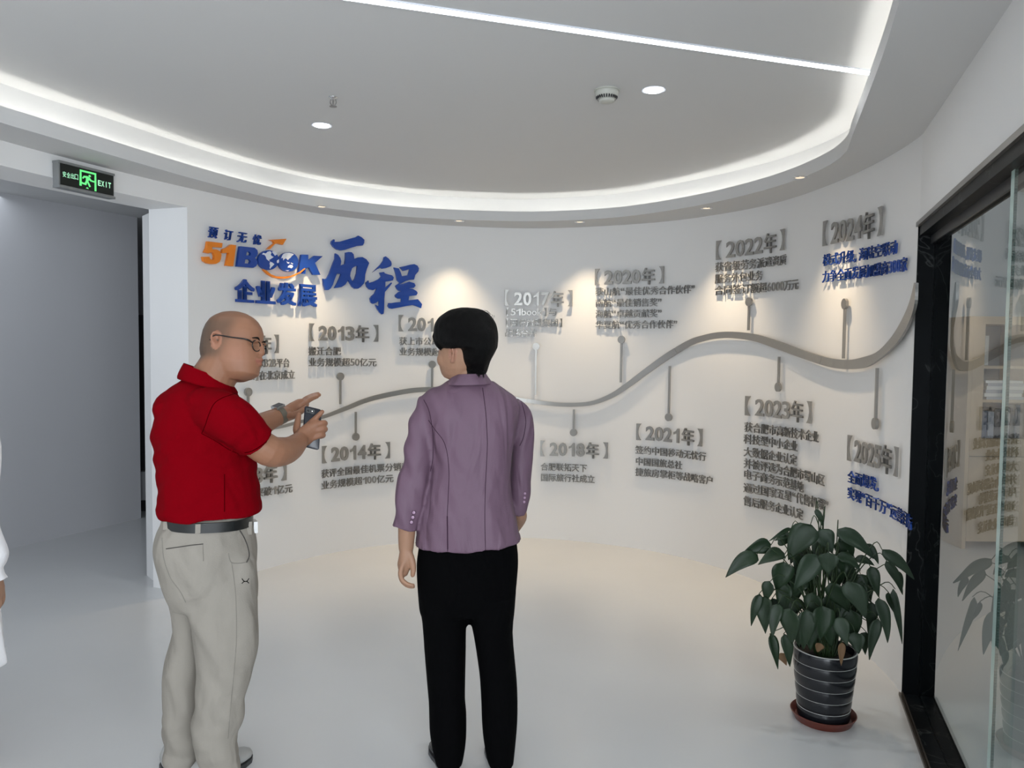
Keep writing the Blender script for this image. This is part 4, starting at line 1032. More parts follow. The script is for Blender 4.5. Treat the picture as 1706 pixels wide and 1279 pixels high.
WM, MM = head(b, hc, MAZ, MR, 1.0, MROLL, nose=(.098, .113, .122, .087), ear_x=-.020, ear_z=.112, w_ear=.078, lipx=.109, lipz=.055)
b.tube([at(338, 668, DM), at(350, 640, DM), at(366, 612, DM), at(374, 590, DM)], [.085, .075, .071, .066], 20, res=4)
# trunk and upper legs under the clothes
b.loft(rings_px([(650, 285, 378, .09), (700, 272, 404, .12), (780, 275, 412, .135), (835, 285, 412, .125), (870, 290, 408, .115), (930, 280, 410, .115), (975, 300, 400, .08)], DM))
b.tube([at(368, 960, DM-.05), at(373, 1100, DM-.055), at(364, 1200, DM-.055), (at(364, 1200, DM-.055)[0], DR-.055, 0.06)], [.065, .055, .045, .036], 16)
b.tube([at(316, 960, DM+.05), at(313, 1100, DM+.05), at(303, 1200, DM+.05), (at(304, 1200, DM+.05)[0], DR+.05, 0.06)], [.052, .042, .038, .034], 16)
# right arm (near), elbow bent, forearm reaching forward
sh, el, wr = at(372, 698, 2.66), at(447, 750, 2.66), at(499, 734, 2.86)
b.tube([sh, at(410, 724, 2.645), el, at(470, 752, 2.73), at(486, 746, 2.80), wr], [.050, .052, .053, .050, .043, .032], 20, res=4)
# right hand around the phone, modelled finger by finger
HD = 2.90
b.tube([at(497, 736, HD-.04), at(507, 727, HD-.015), at(518, 718, HD), at(526, 712, HD+.004)], [.030, .038, .038, .030], 18, squash=(1, 0.62), res=4)
b.tube([at(512, 710, HD), at(520, 702, HD+.004), at(529, 693.5, HD+.006), at(536.5, 686, HD+.008)], [.0125, .0115, .010, .0088], 12)                       # index along the phone back
b.tube([at(516, 712, HD), at(531, 706, HD-.004), at(540, 704, HD+.008), at(541.5, 706, HD+.030), at(535, 708, HD+.048)], [.013, .0115, .0108, .0098, .0085], 12)   # middle
b.tube([at(514, 722, HD), at(531, 716, HD-.002), at(540.5, 714, HD+.008), at(541.5, 716, HD+.030), at(535, 718, HD+.048)], [.013, .0115, .0106, .0096, .0083], 12)
b.tube([at(512, 732, HD), at(528, 727, HD-.002), at(537.5, 724, HD+.008), at(538.5, 726, HD+.028), at(533, 728, HD+.044)], [.0125, .0108, .0098, .0088, .0076], 12)
b.tube([at(500, 730, HD-.02), at(494.5, 716, HD-.005), at(496, 702, HD+.014), at(498, 691, HD+.026)], [.017, .0145, .012, .0095], 12)                        # thumb up the left edge
# left arm (beyond), open hand pointing
b.tube([at(375, 695, 2.93), at(408, 712, 3.00), at(432, 708, 3.03), at(456, 697, 3.08), at(478, 689, 3.13)], [.048, .048, .045, .037, .029], 18, res=4)
b.tube([at(474, 691, 3.12), at(488, 684, 3.16), at(500, 677, 3.19), at(507, 673, 3.21)], [.030, .035, .033, .024], 18, squash=(1, 0.6), res=4)
for dy, dx, dd, r in ((-3.5, 0, 0.03, .0105), (-1, 1.5, 0.012, .011), (2.5, -1, -0.006, .0105), (5.0, -7, -0.022, .0095)):
    b.tube([at(498, 676+dy*.6, 3.18+dd), at(509+dx*.3, 668+dy, 3.20+dd), at(520+dx, 662+dy*.9, 3.23+dd), at(530+dx*1.3, 658.5+dy*.8, 3.25+dd)], [r*1.1, r, r*.92, r*.75], 12)
b.tube([at(483, 692, 3.10), at(493, 690, 3.10), at(502, 684, 3.12), at(509, 678, 3.13)], [.014, .0135, .011, .0085], 12)
body = union(b, 0.0036, 2)
sockets(body, hc, MM, 1.0, z=.112)
def man_mask(co):
    l = local(hc, MM, 1.0, co); x, y, z = l[:, 0], l[:, 1], l[:, 2]
    inh = (z > -.05) & (np.abs(y) < .2) & (np.abs(x) < .2)
    edge = 0.006+0.30*(z-.12)
    hair = ss(edge+.035, edge-.020, x)*ss(.035, .075, z+0.25*np.clip(-x-.05, 0, 1))*(0.72+0.28*ss(.0, -.09, x))
    hair *= 1-0.55*ss(.165, .215, z)
    hair = np.maximum(hair, 0.5*ss(.018, .006, np.abs(x-.012))*ss(.10, .125, z)*ss(.19, .15, z))
    ear = ((x+.020)**2/.020**2+(z-.112)**2/.033**2 < 1) & (np.abs(y) > .074)
    hair = np.where(ear, 0, hair)
    lips = np.exp(-((z-.053)**2/.009**2))*(np.abs(y) < .024)*(x > .088)
    warm = np.where(ear, .35, 0)+0.3*np.exp(-((x-.05)**2+(z-.07)**2)/.03**2)
    c = np.stack([np.where(inh, hair*.92, 0), np.where(inh, lips*.7, 0), np.where(inh, warm, .0), np.ones(len(x))], 1)
    return c
vcolor(body, man_mask)
link('body', body, M_skin, man)
eyes(WM, .9, man, x=.0715, z=.120, y=.031)
for s in (-1, 1):
    link('eyebrow', MB().tube([WM((.099, s*.014, .127)), WM((.100, s*.030, .132)), WM((.090, s*.048, .128))], [.0022, .003, .0015], 8, res=4).mesh(True), M_hair, man)
# glasses
gl = empty('glasses', WM((.115, 0, .108))); gl.parent = man; gl.location = V(WM((.115, 0, .108)))-man.location
for k in ('category', 'label'):
    if k in gl: del gl[k]
def rim_pts(s, n=24): return [WM((.103-0.008*abs(math.cos(t)*.024+.030)/.054, s*(.031+.024*math.cos(t)), .104+.0185*math.sin(t))) for t in (2*PI*j/n for j in range(n+1))]
for s in (-1, 1):
    P = rim_pts(s); link('rim', MB().tube(P, .0019, 8, res=1).mesh(True), M_frame, gl)
    ln = MB(); ln.add([WM((.098, s*.031, .104))]+P[:-1], [(0, i+1, (i+1) % 24+1) for i in range(24)]); link('lens', ln.mesh(), M_lens, gl)
    link('temple', MB().tube([WM((.092, s*.056, .112)), WM((.082, s*.080, .116)), WM((.03, s*.083, .122)), WM((-.022, s*.086, .128)), WM((-.040, s*.086, .112))], [.0032, .0028, .0024, .0022, .002], 8, res=4).mesh(True), M_frame, gl)
link('bridge', MB().tube([WM((.101, -.009, .108)), WM((.107, 0, .112)), WM((.101, .009, .108))], .002, 8, res=4).mesh(True), M_frame, gl)

# polo shirt
sb = MB()
TR = [(626, 308, 372, .068), (634, 298, 378, .078), (643, 283, 388, .098), (655, 271, 397, .122), (675, 262, 408, .142), (700, 256, 418, .156), (726, 253.5, 425, .164), (755, 256.5, 427, .168), (785, 261, 430, .168), (812, 264.5, 432.5, .168), (830, 263.5, 435, .170), (844, 261.5, 436.5, .172), (853, 267, 437.5, .168)]
sb.loft(hemmed(rings_px(TR, DM), .014, .03))
sb.tube([at(345, 682, 2.66), at(372, 692, 2.62), at(392, 704, 2.61), at(412, 722, 2.625), at(428, 738, 2.645)], [.075, .082, .080, .073, .068], 26, res=4, round_ends=False)
sb.tube([at(350, 680, 2.90), at(380, 695, 2.97), at(410, 712, 3.0)], [.075, .070, .066], 24, res=4, round_ends=False)
sb.ball(at(350, 668, 2.68), (.085, .10, .055)); sb.ball(at(345, 668, 2.84), (.075, .10, .05)); sb.ball(at(292, 680, 2.74), (.060, .12, .07))
shirt = union(sb, 0.0058, 4)
def shirt_folds(co):
    d = nz(co, 5, 5, 2.0, 3.1)*.006
    u_ = co[:, 0]*.75-co[:, 2]*.9
    d += np.array([noise.noise(Vector((a*26, b_[1]*5, (b_[0]*.7+b_[2])*4))) for a, b_ in zip(u_, co)])*.008*ss(1.34, 1.2, co[:, 2])
    d += nz(co, 4, 4, 26, 9.3)*.006*ss(1.06, .93, co[:, 2])
    return d
displace(shirt, shirt_folds)
so = link('polo_shirt', shirt, M_red, man)
tS = bvh(shirt)
for pts in ([(391, 656), (372, 662), (357, 672), (348, 690), (342, 708), (336, 722)], [(336, 722), (360, 735), (380, 748), (398, 756)], [(374, 790), (374, 820), (374, 852)]):
    seam(tS, pts, .0012, M_redd, so)
seam(tS, [(452, 716), (448, 731), (434, 743), (420, 751), (408, 754)], .0016, M_redd, so, 'cuff_seam')
# collar: a folded band around the neck
cb = MB()
def colring(y, xl, xr, bb, tl): return ring_px(y, xl, xr, DM+0.005, bb, 36, 2.1, tl)
r0 = colring(619, 306, 383, .082, 15); r1 = colring(629, 300, 391, .095, 15); r2 = colring(641, 294, 399, .110, 14); r3 = colring(646, 296, 397, .108, 13); r4 = colring(628, 311, 379, .078, 15)
cb.loft([r0, r1, r2, r3, r4, r0], cap=False)
cm = evald(cb.mesh(), [('SUBSURF', dict(levels=1))]); smooth_shade(cm)
link('collar', cm, M_red, so)
# belt, loops, buckle
def band(y0, y1, xl, xr, bb, th, tl, D=DM):
    a_ = ring_px(y0, xl, xr, D, bb, 48, 2.3, tl); c_ = ring_px(y1, xl, xr, D, bb, 48, 2.3, tl)
    ce = sum(a_)/48; cf = sum(c_)/48
    ai = [ce+(p-ce)*(1-th/np.linalg.norm(p-ce)) for p in a_]; ci = [cf+(p-cf)*(1-th/np.linalg.norm(p-cf)) for p in c_]
    return MB().loft([a_, c_, ci, ai, a_], cap=False)
bm_ = band(855, 870.5, 270, 423.5, .160, .006, 4).mesh(); smooth_shade(bm_, 40)
belt = link('belt', bm_, M_belt, man)
bk_c = at(424, 876, DM+.07); 
link('buckle', MB().obox(bk_c, (.006, .003, 0), (-.012, .022, 0), (0, 0, .020)).mesh(), M_chrome, belt)

# trousers
tb = MB()
HIP = [(852, 274, 418, .146), (866, 272, 420, .152), (878, 263, 423, .158), (892, 258.5, 425, .164), (909, 257, 426.5, .170), (930, 261, 428.5, .170), (953, 267, 430, .165), (980, 272, 430.5, .150), (1003, 279, 430, .12)]
tb.loft(rings_px(HIP, DM))
zf = 0.028
def ypx(x, D, z): # pixel row of height z at depth D
    lo_, hi_ = 600, 1500
    for _ in range(40):
        m_ = (lo_+hi_)/2
        if at(x, m_, D)[2] > z: lo_ = m_
        else: hi_ = m_
    return lo_
yR, yL = ypx(360, DM-.055, zf), ypx(300, DM+.05, zf)
LR = [(905, 335, 420, .06, -.04), (960, 317, 430, .095, -.045), (1005, 312, 430.5, .100, -.05), (1040, 317, 430, .100, -.055), (1080, 324, 428, .098), (1110, 327, 424, .093), (1139, 328.5, 416.5, .088), (1183, 325.5, 409, .082), (1212, 324.5, 404, .078), (1238, 326, 400, .076), (1256, 327, 402, .078), (1268, 328, 404, .080), (1285, 331, 402, .078), (yR, 330, 401, .080)]
LL = [(905, 270, 340, .06, .05), (960, 267.5, 345, .090, .045), (1005, 279, 340, .092, .05), (1040, 281, 339, .090, .05), (1080, 279, 338, .088), (1115, 273, 337, .086), (1149, 269.5, 336, .084), (1190, 270, 335, .080), (1225, 276, 334, .076), (1246, 282, 333, .072), (1258, 273, 334, .080), (1275, 277, 335, .078), (yL, 280, 334, .078)]
tb.loft(hemmed(rings_px([r if len(r) == 5 else r+(-.055,) for r in LR], DM), .010, .02))
tb.loft(hemmed(rings_px([r if len(r) == 5 else r+(.05,) for r in LL], DM), .010, .02))
tr = union(tb, 0.0062, 9)
def tr_folds(co):
    u_ = co[:, 0]*.8+co[:, 2]*.55
    d = np.array([noise.noise(Vector((a*17, c_[1]*4, (c_[0]-c_[2])*3))) for a, c_ in zip(u_, co)])*.015*ss(.98, .80, co[:, 2])
    d += nz(co, 6, 6, 3, 5.5)*.013
    d += nz(co, 7, 7, 24, 1.7)*.009*ss(.35, .08, co[:, 2])
    return d
displace(tr, tr_folds)
to = link('trousers', tr, M_khaki, man); tT = bvh(tr)
seam(tT, [(277, 914), (295, 911.5), (315, 908.5), (338, 906)], .0016, M_khs, to, 'pocket_edge')
seam(tT, [(338, 906), (338.5, 920), (339, 934)], .0011, M_khd, to)
seam(tT, [(400, 884), (407, 896), (413, 912), (415, 926), (411, 936)], .0022, M_khs, to, 'pocket_edge')
seam(tT, [(411, 936), (398, 938), (385, 936), (381, 922)], .0013, M_khd, to, 'pocket_edge')
seam(tT, [(386, 938), (390, 965), (393, 1000), (394, 1060), (390, 1120), (384, 1180), (380, 1230)], .0010, M_khd, to)
seam(tT, [(270, 896), (273, 930), (284, 962), (300, 985), (309, 1003)], .0014, M_khd, to)
for (x, y0, y1) in ((277, 862, 882), (330.5, 864, 888), (416, 866, 890)):
    P = onsurf(bvh(bm_), [(x, y0+3), (x-.6, (y0+y1)/2-3)], .0035) or []
    Q = onsurf(tT, [(x-1, y1)], .003)
    if len(P)+len(Q) >= 2:
        lp = MB()
        pts = P+Q
        for i in range(len(pts)-1):
            m_ = (pts[i]+pts[i+1])/2; ax_ = (pts[i+1]-pts[i])/2*1.03; sd_ = np.array([.0075, .0028, 0])
            lp.obox(m_, ax_, sd_, np.cross(ax_/np.linalg.norm(ax_), sd_/np.linalg.norm(sd_))*.0016)
        link('belt_loop', lp.mesh(), M_khaki, to)
# small dark emblem on the hip
for pts in ([(403.5, 964), (406, 967.5), (409, 968.3), (412, 967.3), (414.5, 963.6)], [(403.2, 971.6), (406, 969), (409, 968.4), (412, 968.8), (414.5, 971)]):
    seam(tT, pts, .0013, M_blk, to, 'emblem', off=.0012)
shoe('shoe', (at(352, 1200, DM-.06)[0]-.06, DR-.07, 0), math.radians(62), .25, .10, M_snk, man)
shoe('shoe', (at(303, 1200, DM+.04)[0]-.06, DR+.04, 0), math.radians(80), .26, .10, M_snk, man)
# wrist watch on the left arm
wc = at(466, 692, 3.105); wax = at(478, 687, 3.13)-at(456, 697, 3.08); wax /= np.linalg.norm(wax)
fa = np.cross(wax, np.array([0, 1.0, 0.1])); fa /= np.linalg.norm(fa); fb = np.cross(wax, fa)
wt = MB(); NR = 28
rr_ = [[wc+wax*s_+ (fa*math.cos(2*PI*j/NR)+fb*math.sin(2*PI*j/NR))*r_ for j in range(NR)] for s_, r_ in ((-.012, .0345), (-.012, .0375), (.012, .0365), (.012, .0335), (-.012, .0345))]
wt.loft(rr_, cap=False)
M_band = mat('watch_band', (0.12, 0.105, 0.08), 0.4, 0.3)
watch = link('wristwatch', smooth_shade(wt.mesh(), 40), M_band, man)
up_ = np.array([0, 0, 1.0])-wax*wax[2]; up_ -= 0; up_ = up_*0.93+np.array([-.1, -.35, 0]); up_ -= wax*(wax@up_); up_ /= np.linalg.norm(up_); sd_ = np.cross(wax, up_)
link('watch_case', MB().obox(wc+up_*.039, wax*.020, sd_*.018, up_*.0055).mesh(), M_chrome, watch)
link('watch_glass', MB().obox(wc+up_*.0448, wax*.017, sd_*.015, up_*.0006).mesh(), M_phone, watch)
# phone held against the palm
q1, q2, q3, q4 = at(505.5, 675, 2.925), at(538.5, 683, 2.935), at(529, 749.5, 2.905), at(505, 744, 2.90)
pc_ = (q1+q2+q3+q4)/4; ex = (q2-q1+q3-q4)/4; ey = (q1-q4+q2-q3)/4; ez = np.cross(ex/np.linalg.norm(ex), ey/np.linalg.norm(ey)); ez /= np.linalg.norm(ez)
if ez[1] > 0: ez = -ez
lx, ly = np.linalg.norm(ex), np.linalg.norm(ey); exn, eyn = ex/lx, ey/ly
phone = empty('phone', pc_, 'dark smartphone gripped in the right hand of the man in red', 'phone')
def rrect(cx, cy, w_, h_, r, z, n=5):
    out = []
    for (sx_, sy_, a0) in ((1, 1, 0), (-1, 1, 90), (-1, -1, 180), (1, -1, 270)):
        for k in range(n+1):
            a = math.radians(a0+90*k/n); out.append(pc_+exn*(cx+sx_*(w_-r)+r*math.cos(a))+eyn*(cy+sy_*(h_-r)+r*math.sin(a))+ez*z)
    return out
ph = MB().loft([rrect(0, 0, lx-.002, ly-.002, .008, -.0045), rrect(0, 0, lx, ly, .009, -.003), rrect(0, 0, lx, ly, .009, .003), rrect(0, 0, lx-.002, ly-.002, .008, .0045)])
link('case', smooth_shade(ph.mesh(), 40), M_phone, phone)
link('screen', MB().loft([rrect(0, 0, lx-.003, ly-.003, .007, -.0052), rrect(0, 0, lx-.003, ly-.003, .007, -.0045)]).mesh(), M_belt, phone)
cm_ = link('camera_module', MB().loft([rrect(-lx*.30, ly*.80, .017, .010, .004, .0045), rrect(-lx*.30, ly*.80, .016, .009, .004, .0062)]).mesh(), M_belt, phone)
for k in (-.007, .006):
    c_ = pc_+exn*(-lx*.30+k)+eyn*(ly*.80)+ez*.0066
    link('camera_lens', MB().ball(c_, (.0035, .0012, .0035), 12, 6).mesh(True), M_chrome if k > 0 else M_frame, cm_)

at = _at0
# ---------------------------------------------------------------- the woman in mauve
DW = 2.72
wc0 = at(778, 900, DW)
woman = empty('person', (wc0[0], wc0[1], 0), 'person with short black hair in a mauve jacket and black trousers, seen from behind', 'person')
b = MB()
WAZ = math.radians(90+57); wh = at(767, 629, DW)
WR = [(-.008, .040, -.01, .030), (0, .066, -.02, .038), (.012, .076, -.04, .048), (.035, .082, -.06, .062), (.060, .084, -.075, .071), (.085, .085, -.086, .075), (.110, .084, -.092, .076), (.135, .087, -.095, .075), (.160, .084, -.094, .074),
      (.185, .070, -.084, .067), (.205, .045, -.064, .052), (.218, .015, -.036, .032)]
WW, MW = head(b, wh, WAZ, WR, .97, 0.0, nose=(.080, .096, .118, .084), ear_x=-.022, ear_z=.086, w_ear=.080, lipx=.083)
b.tube([at(782, 660, DW-.01), at(780, 636, DW), at(775, 606, DW)], [.062, .052, .050], 18, res=4)
b.loft(rings_px([(655, 735, 825, .06), (700, 722, 850, .095), (760, 724, 842, .095), (830, 718, 845, .105), (920, 705, 852, .11), (985, 712, 845, .10)], DW))
b.tube([at(738, 970, DW), at(742, 1110, DW), at(746, 1220, DW), (at(747, 1220, DW)[0], DW, .05)], [.078, .055, .040, .030], 16)
b.tube([at(820, 970, DW), at(828, 1110, DW), at(833, 1220, DW), (at(834, 1220, DW)[0], DW, .05)], [.078, .055, .040, .030], 16)
# left arm hanging, with a loosely curled hand
b.tube([at(712, 690, DW-.02), at(700, 760, DW-.04), at(684, 830, DW-.06), at(678, 880, DW-.06), at(676.5, 915, DW-.06)], [.032, .033, .033, .031, .0255], 18, res=4)
HW = DW-.06
b.tube([at(677, 908, HW), at(676.5, 924, HW), at(674, 940, HW), at(673, 950, HW)], [.0245, .029, .030, .022], 16, squash=(1, .85), res=4)
for dd, r, e in ((-.034, .0078, -3), (-.016, .0088, 0), (.004, .0090, 2), (.024, .0086, 0)):
    b.tube([at(672, 938, HW+dd*.7), at(667.5, 953, HW+dd), at(670, 966+e*.3, HW+dd), at(679, 974+e*.5, HW+dd), at(688.5, 976+e*.6, HW+dd)], [r*1.15, r*1.08, r, r*.92, r*.75], 12, res=4)
b.tube([at(681, 920, HW-.012), at(686.5, 934, HW-.018), at(688.5, 948, HW-.02), at(687.5, 958, HW-.02)], [.013, .012, .0105, .008], 12, res=4)
# right arm, forearm turned forward
b.tube([at(866, 690, DW+.08), at(868, 780, DW+.08), at(866, 845, DW+.08), at(866, 862, DW+.12), at(858, 878, DW+.20)], [.024, .025, .025, .026, .022], 16, res=4)
hand(b, at(856, 882, DW+.22), (-.25, .75, -.45), (.9, .3, .2), (-.2, .4, .8), .92)
body = union(b, 0.0036, 2)
sockets(body, wh, MW, .97, ear=(-.022, .086))
def wmask(co):
    l = local(wh, MW, .97, co); x, y, z = l[:, 0], l[:, 1], l[:, 2]
    inh = (z > -.02) & (np.abs(y) < .11) & (np.abs(x) < .15)
    lips = np.exp(-((z-.050)**2/.009**2))*(np.abs(y) < .022)*(x > .072)
    ear = ((x+.022)**2/.020**2+(z-.086)**2/.033**2 < 1) & (np.abs(y) > .073)
    return np.stack([np.zeros(len(x)), np.where(inh, lips*.8, 0), np.where(inh & ear, .5, 0), np.ones(len(x))], 1)
vcolor(body, wmask)
link('body', body, M_skin2, woman)
eyes(WW, .97, woman)
for s in (-1, 1):
    link('eyebrow', MB().tube([WW((.086, s*.014, .126)), WW((.087, s*.030, .131)), WW((.078, s*.046, .127))], [.0015, .002, .001], 8, res=4).mesh(True), M_hair, woman)
# hair: a full short bob
hb = MB()
hb.loft(rings_px([(512.5, 768, 786, .020), (515, 755, 799, .042), (520, 743, 811, .062), (528, 732.5, 819.5, .080), (538, 725, 826, .092), (550, 722.6, 829.5, .100, -.008), (562, 722.8, 830.6, .104, -.012), (571, 727, 830, .104, -.016), (580, 738, 829, .102, -.018)], DW+.004))
hb.loft(rings_px([(536, 778, 815, .060, -.005), (550, 766, 827, .082, -.014), (562, 761, 829.5, .090, -.018), (578, 762, 828.5, .088, -.024), (590, 766, 823.5, .080, -.026), (602, 769, 817, .070, -.026), (612, 772, 813.5, .052, -.018), (621, 776, 810.5, .044, -.014), (626, 782, 806, .036, -.012)], DW))
hb.tube([at(728, 560, DW-.03), at(730, 571, DW-.035), at(734.5, 584, DW-.04)], [.018, .014, .002], 10)
hb.tube([at(742, 560, DW-.055), at(744, 570, DW-.06), at(744, 577, DW-.06)], [.02, .014, .004], 10)
hair = union(hb, 0.004, 9)
displace(hair, lambda co: nz(co, 55, 55, 7, 2.0)*.0022)
ho = link('hair', hair, M_hair, woman)
sb_ = MB(); rs_ = random.Random(3)
for k in range(26):
    x = rs_.uniform(745, 822); y = 516+((x-778)/50)**2*14; dx = rs_.uniform(-14, 22)
    sb_.tube([at(x, y+6, DW-.03), at(x+dx*.5, y-1.5, DW-.03), at(x+dx, y+1+abs(dx)*.25, DW-.03)], [.0006, .0005, .0003], 5, res=4)
for k in range(22):
    x = rs_.uniform(778, 808); sb_.tube([at(x, 616, DW-.055), at(x+rs_.uniform(-1, 1), 623, DW-.056), at(x+rs_.uniform(-2, 3), 627+rs_.uniform(0, 4), DW-.058)], [.0014, .0011, .0003], 5, res=3)
link('loose_strands', sb_.mesh(True), M_hair, ho)['kind'] = 'stuff'
# jacket
jb = MB()
JR = [(634, 748, 822, .050), (641, 735, 833, .062), (649, 718, 848, .078), (658, 704, 860, .092), (672, 700, 867, .104), (692, 703, 868, .114), (720, 709, 862, .120), (750, 714, 856, .119), (780, 717.5, 852, .116), (808, 710, 851, .118), (838, 703, 855, .126), (868, 696, 860.5, .134), (890, 694, 865, .139), (902, 691, 868, .141), (907, 690.5, 869, .141)]
jr = rings_px(JR, DW)
for r_ in jr[-4:]:
    for i_, p in enumerate(r_): p[2] += .012*ss(.0, 1.0, (p[0]-wc0[0])/.19)+ .004
jb.loft(hemmed(jr, .012, .03))
jb.tube([at(716, 668, DW-.005), at(705, 694, DW-.02), at(699, 724, DW-.035), at(695, 757, DW-.045), at(689, 795, DW-.055), at(681.5, 835, DW-.06), at(673.5, 880, DW-.062)], [.040, .044, .048, .0505, .051, .050, .045], 24, res=4, round_ends=False)
jb.tube([at(852, 674, DW+.05), at(866, 692, DW+.08), at(869.5, 722, DW+.085), at(869.5, 765, DW+.085), at(868, 800, DW+.08), at(865, 832, DW+.085), at(862.5, 855, DW+.09)], [.036, .040, .041, .040, .038, .036, .033], 22, res=4, round_ends=False)
jk = union(jb, 0.0056, 3)
def jfold(co):
    d = nz(co, 4, 4, 3, 7.7)*.008
    s_ = (co[:, 0]+.45*co[:, 2])*22
    arm = ss(-.30, -.36, co[:, 0]+ (1.3-co[:, 2])*.12)
    d += np.array([noise.noise(Vector((a, c_[2]*6, c_[1]*3))) for a, c_ in zip(s_, co)])*(.007+.007*arm)
    d += nz(co, 9, 9, 2.2, 4.4)*.0035
    return d
displace(jk, jfold)
jo = link('jacket', jk, M_mauve, woman); tJ = bvh(jk)
for pts in ([(804, 646), (807, 668), (809.5, 690), (811, 715), (812, 739), (810.5, 775), (808.5, 816), (807.8, 868), (809, 924)],
            [(714, 700), (725, 716), (738, 733), (744, 750), (747, 770), (748, 795), (746.5, 830), (745, 870), (746, 926)],
            [(706, 666), (714, 682), (719, 705), (721.5, 730), (721, 765), (717, 785)], [(862, 652), (868, 668), (874, 688), (876, 705), (872, 728), (866, 742)]):
    seam(tJ, pts, .0011, M_mauved, jo)
seam(tJ, [(745.2, 860), (745.5, 885), (746, 930)], .0020, M_mauved, jo, 'vent')
# collar: standing back collar with a fold line
cb = MB()
k0 = ring_px(622, 757, 809, DW-.005, .056, 36, 2.1, -1); k1 = ring_px(628, 750, 813, DW-.005, .062, 36, 2.1, -1); k2 = ring_px(637, 744, 820, DW-.004, .072, 36, 2.1, -1)
k3 = ring_px(640.5, 741, 823, DW-.004, .076, 36, 2.1, -1); k4 = ring_px(640, 747, 817, DW-.004, .068, 36, 2.1, -1); k5 = ring_px(626, 760, 806, DW-.004, .052, 36, 2.1, -1)
cb.loft([k0, k1, k2, k3, k4, k5, k0], cap=False)
cm = evald(cb.mesh(), [('SUBSURF', dict(levels=1))]); smooth_shade(cm)
link('collar', cm, M_mauve, jo)
for (x, y) in ((689.5, 853.5), (687.8, 861.5), (685.5, 869.5)):
    q_ = onsurf(tJ, [(x, y)], .0015)
    if q_:
        bt = link('button', MB().ball(q_[0], (.0075, .0028, .0075), 16, 8).mesh(True), M_btn, jo)
        link('button_rim', MB().tube([q_[0]+np.array([.0066*math.cos(t), -.0022, .0066*math.sin(t)]) for t in (2*PI*j/16 for j in range(17))], .0008, 6, res=1).mesh(True), M_mauved, bt)
for (x, y) in ((874.5, 822), (874, 829), (873.3, 836)):
    q_ = onsurf(tJ, [(x, y)], .0015)
    if q_: link('button', MB().ball(q_[0], (.0050, .0030, .0050), 12, 8).mesh(True), M_btn, jo)
# trousers
tb = MB()
tb.loft(rings_px([(880, 703, 856, .115), (910, 698, 862, .120), (936, 694.5, 864, .124), (960, 695, 862.5, .124), (985, 696.5, 860, .120), (1008, 698.5, 857.5, .105), (1018, 700, 856, .09)], DW))
yW = ypx(770, DW, .022)
tb.loft(hemmed(rings_px([(985, 696.5, 779, .105), (1034, 704, 778, .098), (1080, 707.5, 777.5, .090), (1131, 711.7, 775.5, .082), (1165, 714.5, 775, .078), (1185, 715, 777, .077), (1215, 715.5, 777.5, .076), (1240, 719, 776, .074), (1265, 724.5, 771.5, .070), (yW, 727, 770, .068)], DW), .008, .02))
tb.loft(hemmed(rings_px([(985, 777, 860, .105), (1020, 780.5, 857, .100), (1053, 787, 854, .092), (1100, 795, 857.5, .084), (1131, 799.5, 860.5, .080), (1170, 802, 862.5, .077), (1200, 803, 862.5, .076), (1229, 805.5, 860.5, .074), (1260, 811, 857, .070), (yW, 815, 856, .068)], DW), .008, .02))
tr = union(tb, 0.0062, 4)
displace(tr, lambda co: nz(co, 7, 7, 3, 8.5)*.004)
link('trousers', tr, M_blk, woman)
hl = at(752, 1250, DW-.05); shoe('shoe', (hl[0], DW-.06, 0), math.radians(108), .235, .085, M_shoe, woman, .06)
hl = at(837, 1250, DW-.05); shoe('shoe', (hl[0], DW-.06, 0), math.radians(98), .235, .085, M_shoe, woman, .06)

# ---------------------------------------------------------------- person at the left edge, almost out of the frame
GX, GY = -2.035, 2.70
gp = empty('person', (GX, GY, 0), 'person in a white puff-sleeved dress cut off by the left picture edge', 'person')
M_wcl = mat('white_cotton', (0.80, 0.80, 0.82), 0.8, bump=0.15, bscale=120)
def ell(z, a, b_, dx=0.0, dy=0.0, n=28, ruf=0.0):
    return [np.array([GX+dx+a*math.cos(t)*(1+ruf*math.sin(9*t)), GY+dy+b_*math.sin(t)*(1+ruf*math.sin(9*t)), z]) for t in (2*PI*j/n for j in range(n))]
b = MB(); gh = (GX, GY+.01, 1.385)
GW, GM = head(b, gh, math.radians(75), WR, .95, nose=(.083, .106, .118, .083), ear_x=-.012, ear_z=.088, w_ear=.072, lipx=.086)
b.tube([(GX, GY-.01, 1.27), (GX, GY, 1.34), (GX, GY, 1.42)], [.055, .048, .047], 16)
b.loft([ell(z, a, b_) for z, a, b_ in ((1.29, .09, .05), (1.2, .15, .08), (1.0, .11, .08), (.85, .14, .1), (.72, .14, .1))])
for s in (-1, 1):
    b.tube([(GX+s*.075, GY, .78), (GX+s*.075, GY-.005, .42), (GX+s*.075, GY+.005, .22), (GX+s*.075, GY, .05)], [.075, .05, .045, .03], 16)
b.tube([(GX+.15, GY, 1.24), (GX+.168, GY-.008, 1.0), (GX+.178, GY, .84), (GX+.195, GY+.01, .70)], [.038, .030, .026, .022], 16)
b.tube([(GX-.15, GY, 1.24), (GX-.185, GY-.01, 1.0), (GX-.19, GY, .80), (GX-.19, GY+.02, .72)], [.042, .036, .030, .022], 16)
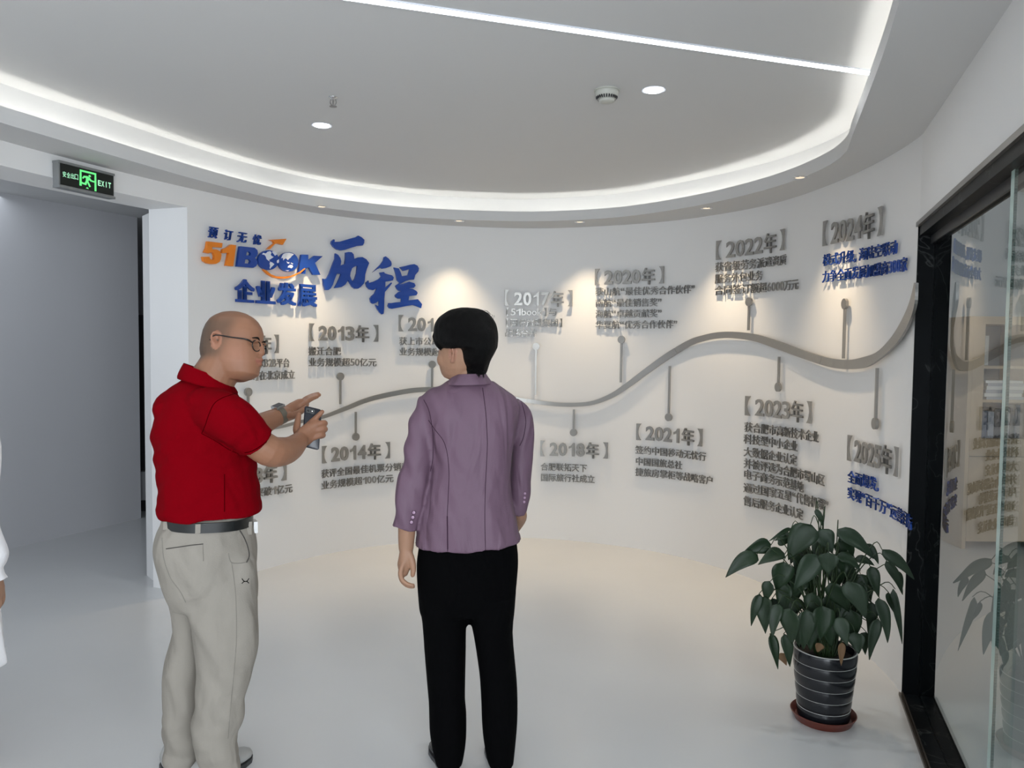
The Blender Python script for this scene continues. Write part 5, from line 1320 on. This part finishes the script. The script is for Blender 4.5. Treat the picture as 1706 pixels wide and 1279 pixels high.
hand(b, (GX+.196, GY+.01, .695), (.03, .12, -1), (1, 0, .05), (0, 1, 0), .9, (.15, .3, .25))
hand(b, (GX-.19, GY+.02, .715), (0, .12, -1), (-1, 0, .05), (0, 1, 0), .9, (.2, .3, .25))
body = union(b, .004, 2); vcolor(body, lambda co: np.stack([np.zeros(len(co))]*3+[np.ones(len(co))], 1))
link('body', body, M_skin2, gp); eyes(GW, .95, gp)
hb = MB(); hb.loft([[np.array([GX-.012+a*math.cos(t), GY-.02+b_*math.sin(t), z]) for t in (2*PI*j/24 for j in range(24))] for z, a, b_ in ((1.608, .02, .02), (1.598, .055, .055), (1.57, .08, .082), (1.53, .088, .095), (1.50, .088, .09))])
hb.loft([[np.array([GX-.012+a*math.cos(t), GY-.055+b_*math.sin(t), z]) for t in (2*PI*j/24 for j in range(24))] for z, a, b_ in ((1.55, .085, .06), (1.45, .085, .055), (1.35, .08, .05), (1.25, .06, .035))])
link('hair', union(hb, .005, 3), M_hair, gp)
db = MB()
db.loft(hemmed([ell(z, a, b_, ruf=rf) for z, a, b_, rf in ((1.31, .085, .06, 0), (1.27, .16, .085, 0), (1.18, .17, .10, 0), (1.0, .13, .10, 0), (.88, .15, .12, 0), (.7, .175, .15, .015), (.55, .19, .17, .025), (.36, .208, .185, .035))], .012, .03))
for s in (-1, 1):
    db.tube([(GX+s*.135, GY, 1.27), (GX+s*.165, GY, 1.15), (GX+s*.166, GY-.005, .98), (GX+s*.174, GY, .86), (GX+s*.191, GY+.005, .765), (GX+s*.194, GY+.005, .722)], [.06, .060, .047, .044, .052, .032], 22, res=4, round_ends=False)
    db.tube([(GX+s*.194, GY+.005, .722), (GX+s*.195, GY+.005, .695), (GX+s*.196, GY+.005, .68)], [.030, .036, .046], 22, res=2, round_ends=False)
dm_ = union(db, .006, 2); displace(dm_, lambda co: nz(co, 26, 26, 4, 1.1)*.006)
link('dress', dm_, M_wcl, gp)
for s in (-1, 1): shoe('shoe', (GX+s*.055, GY-.07, 0), math.radians(97), .23, .082, M_wcl, gp, .055)
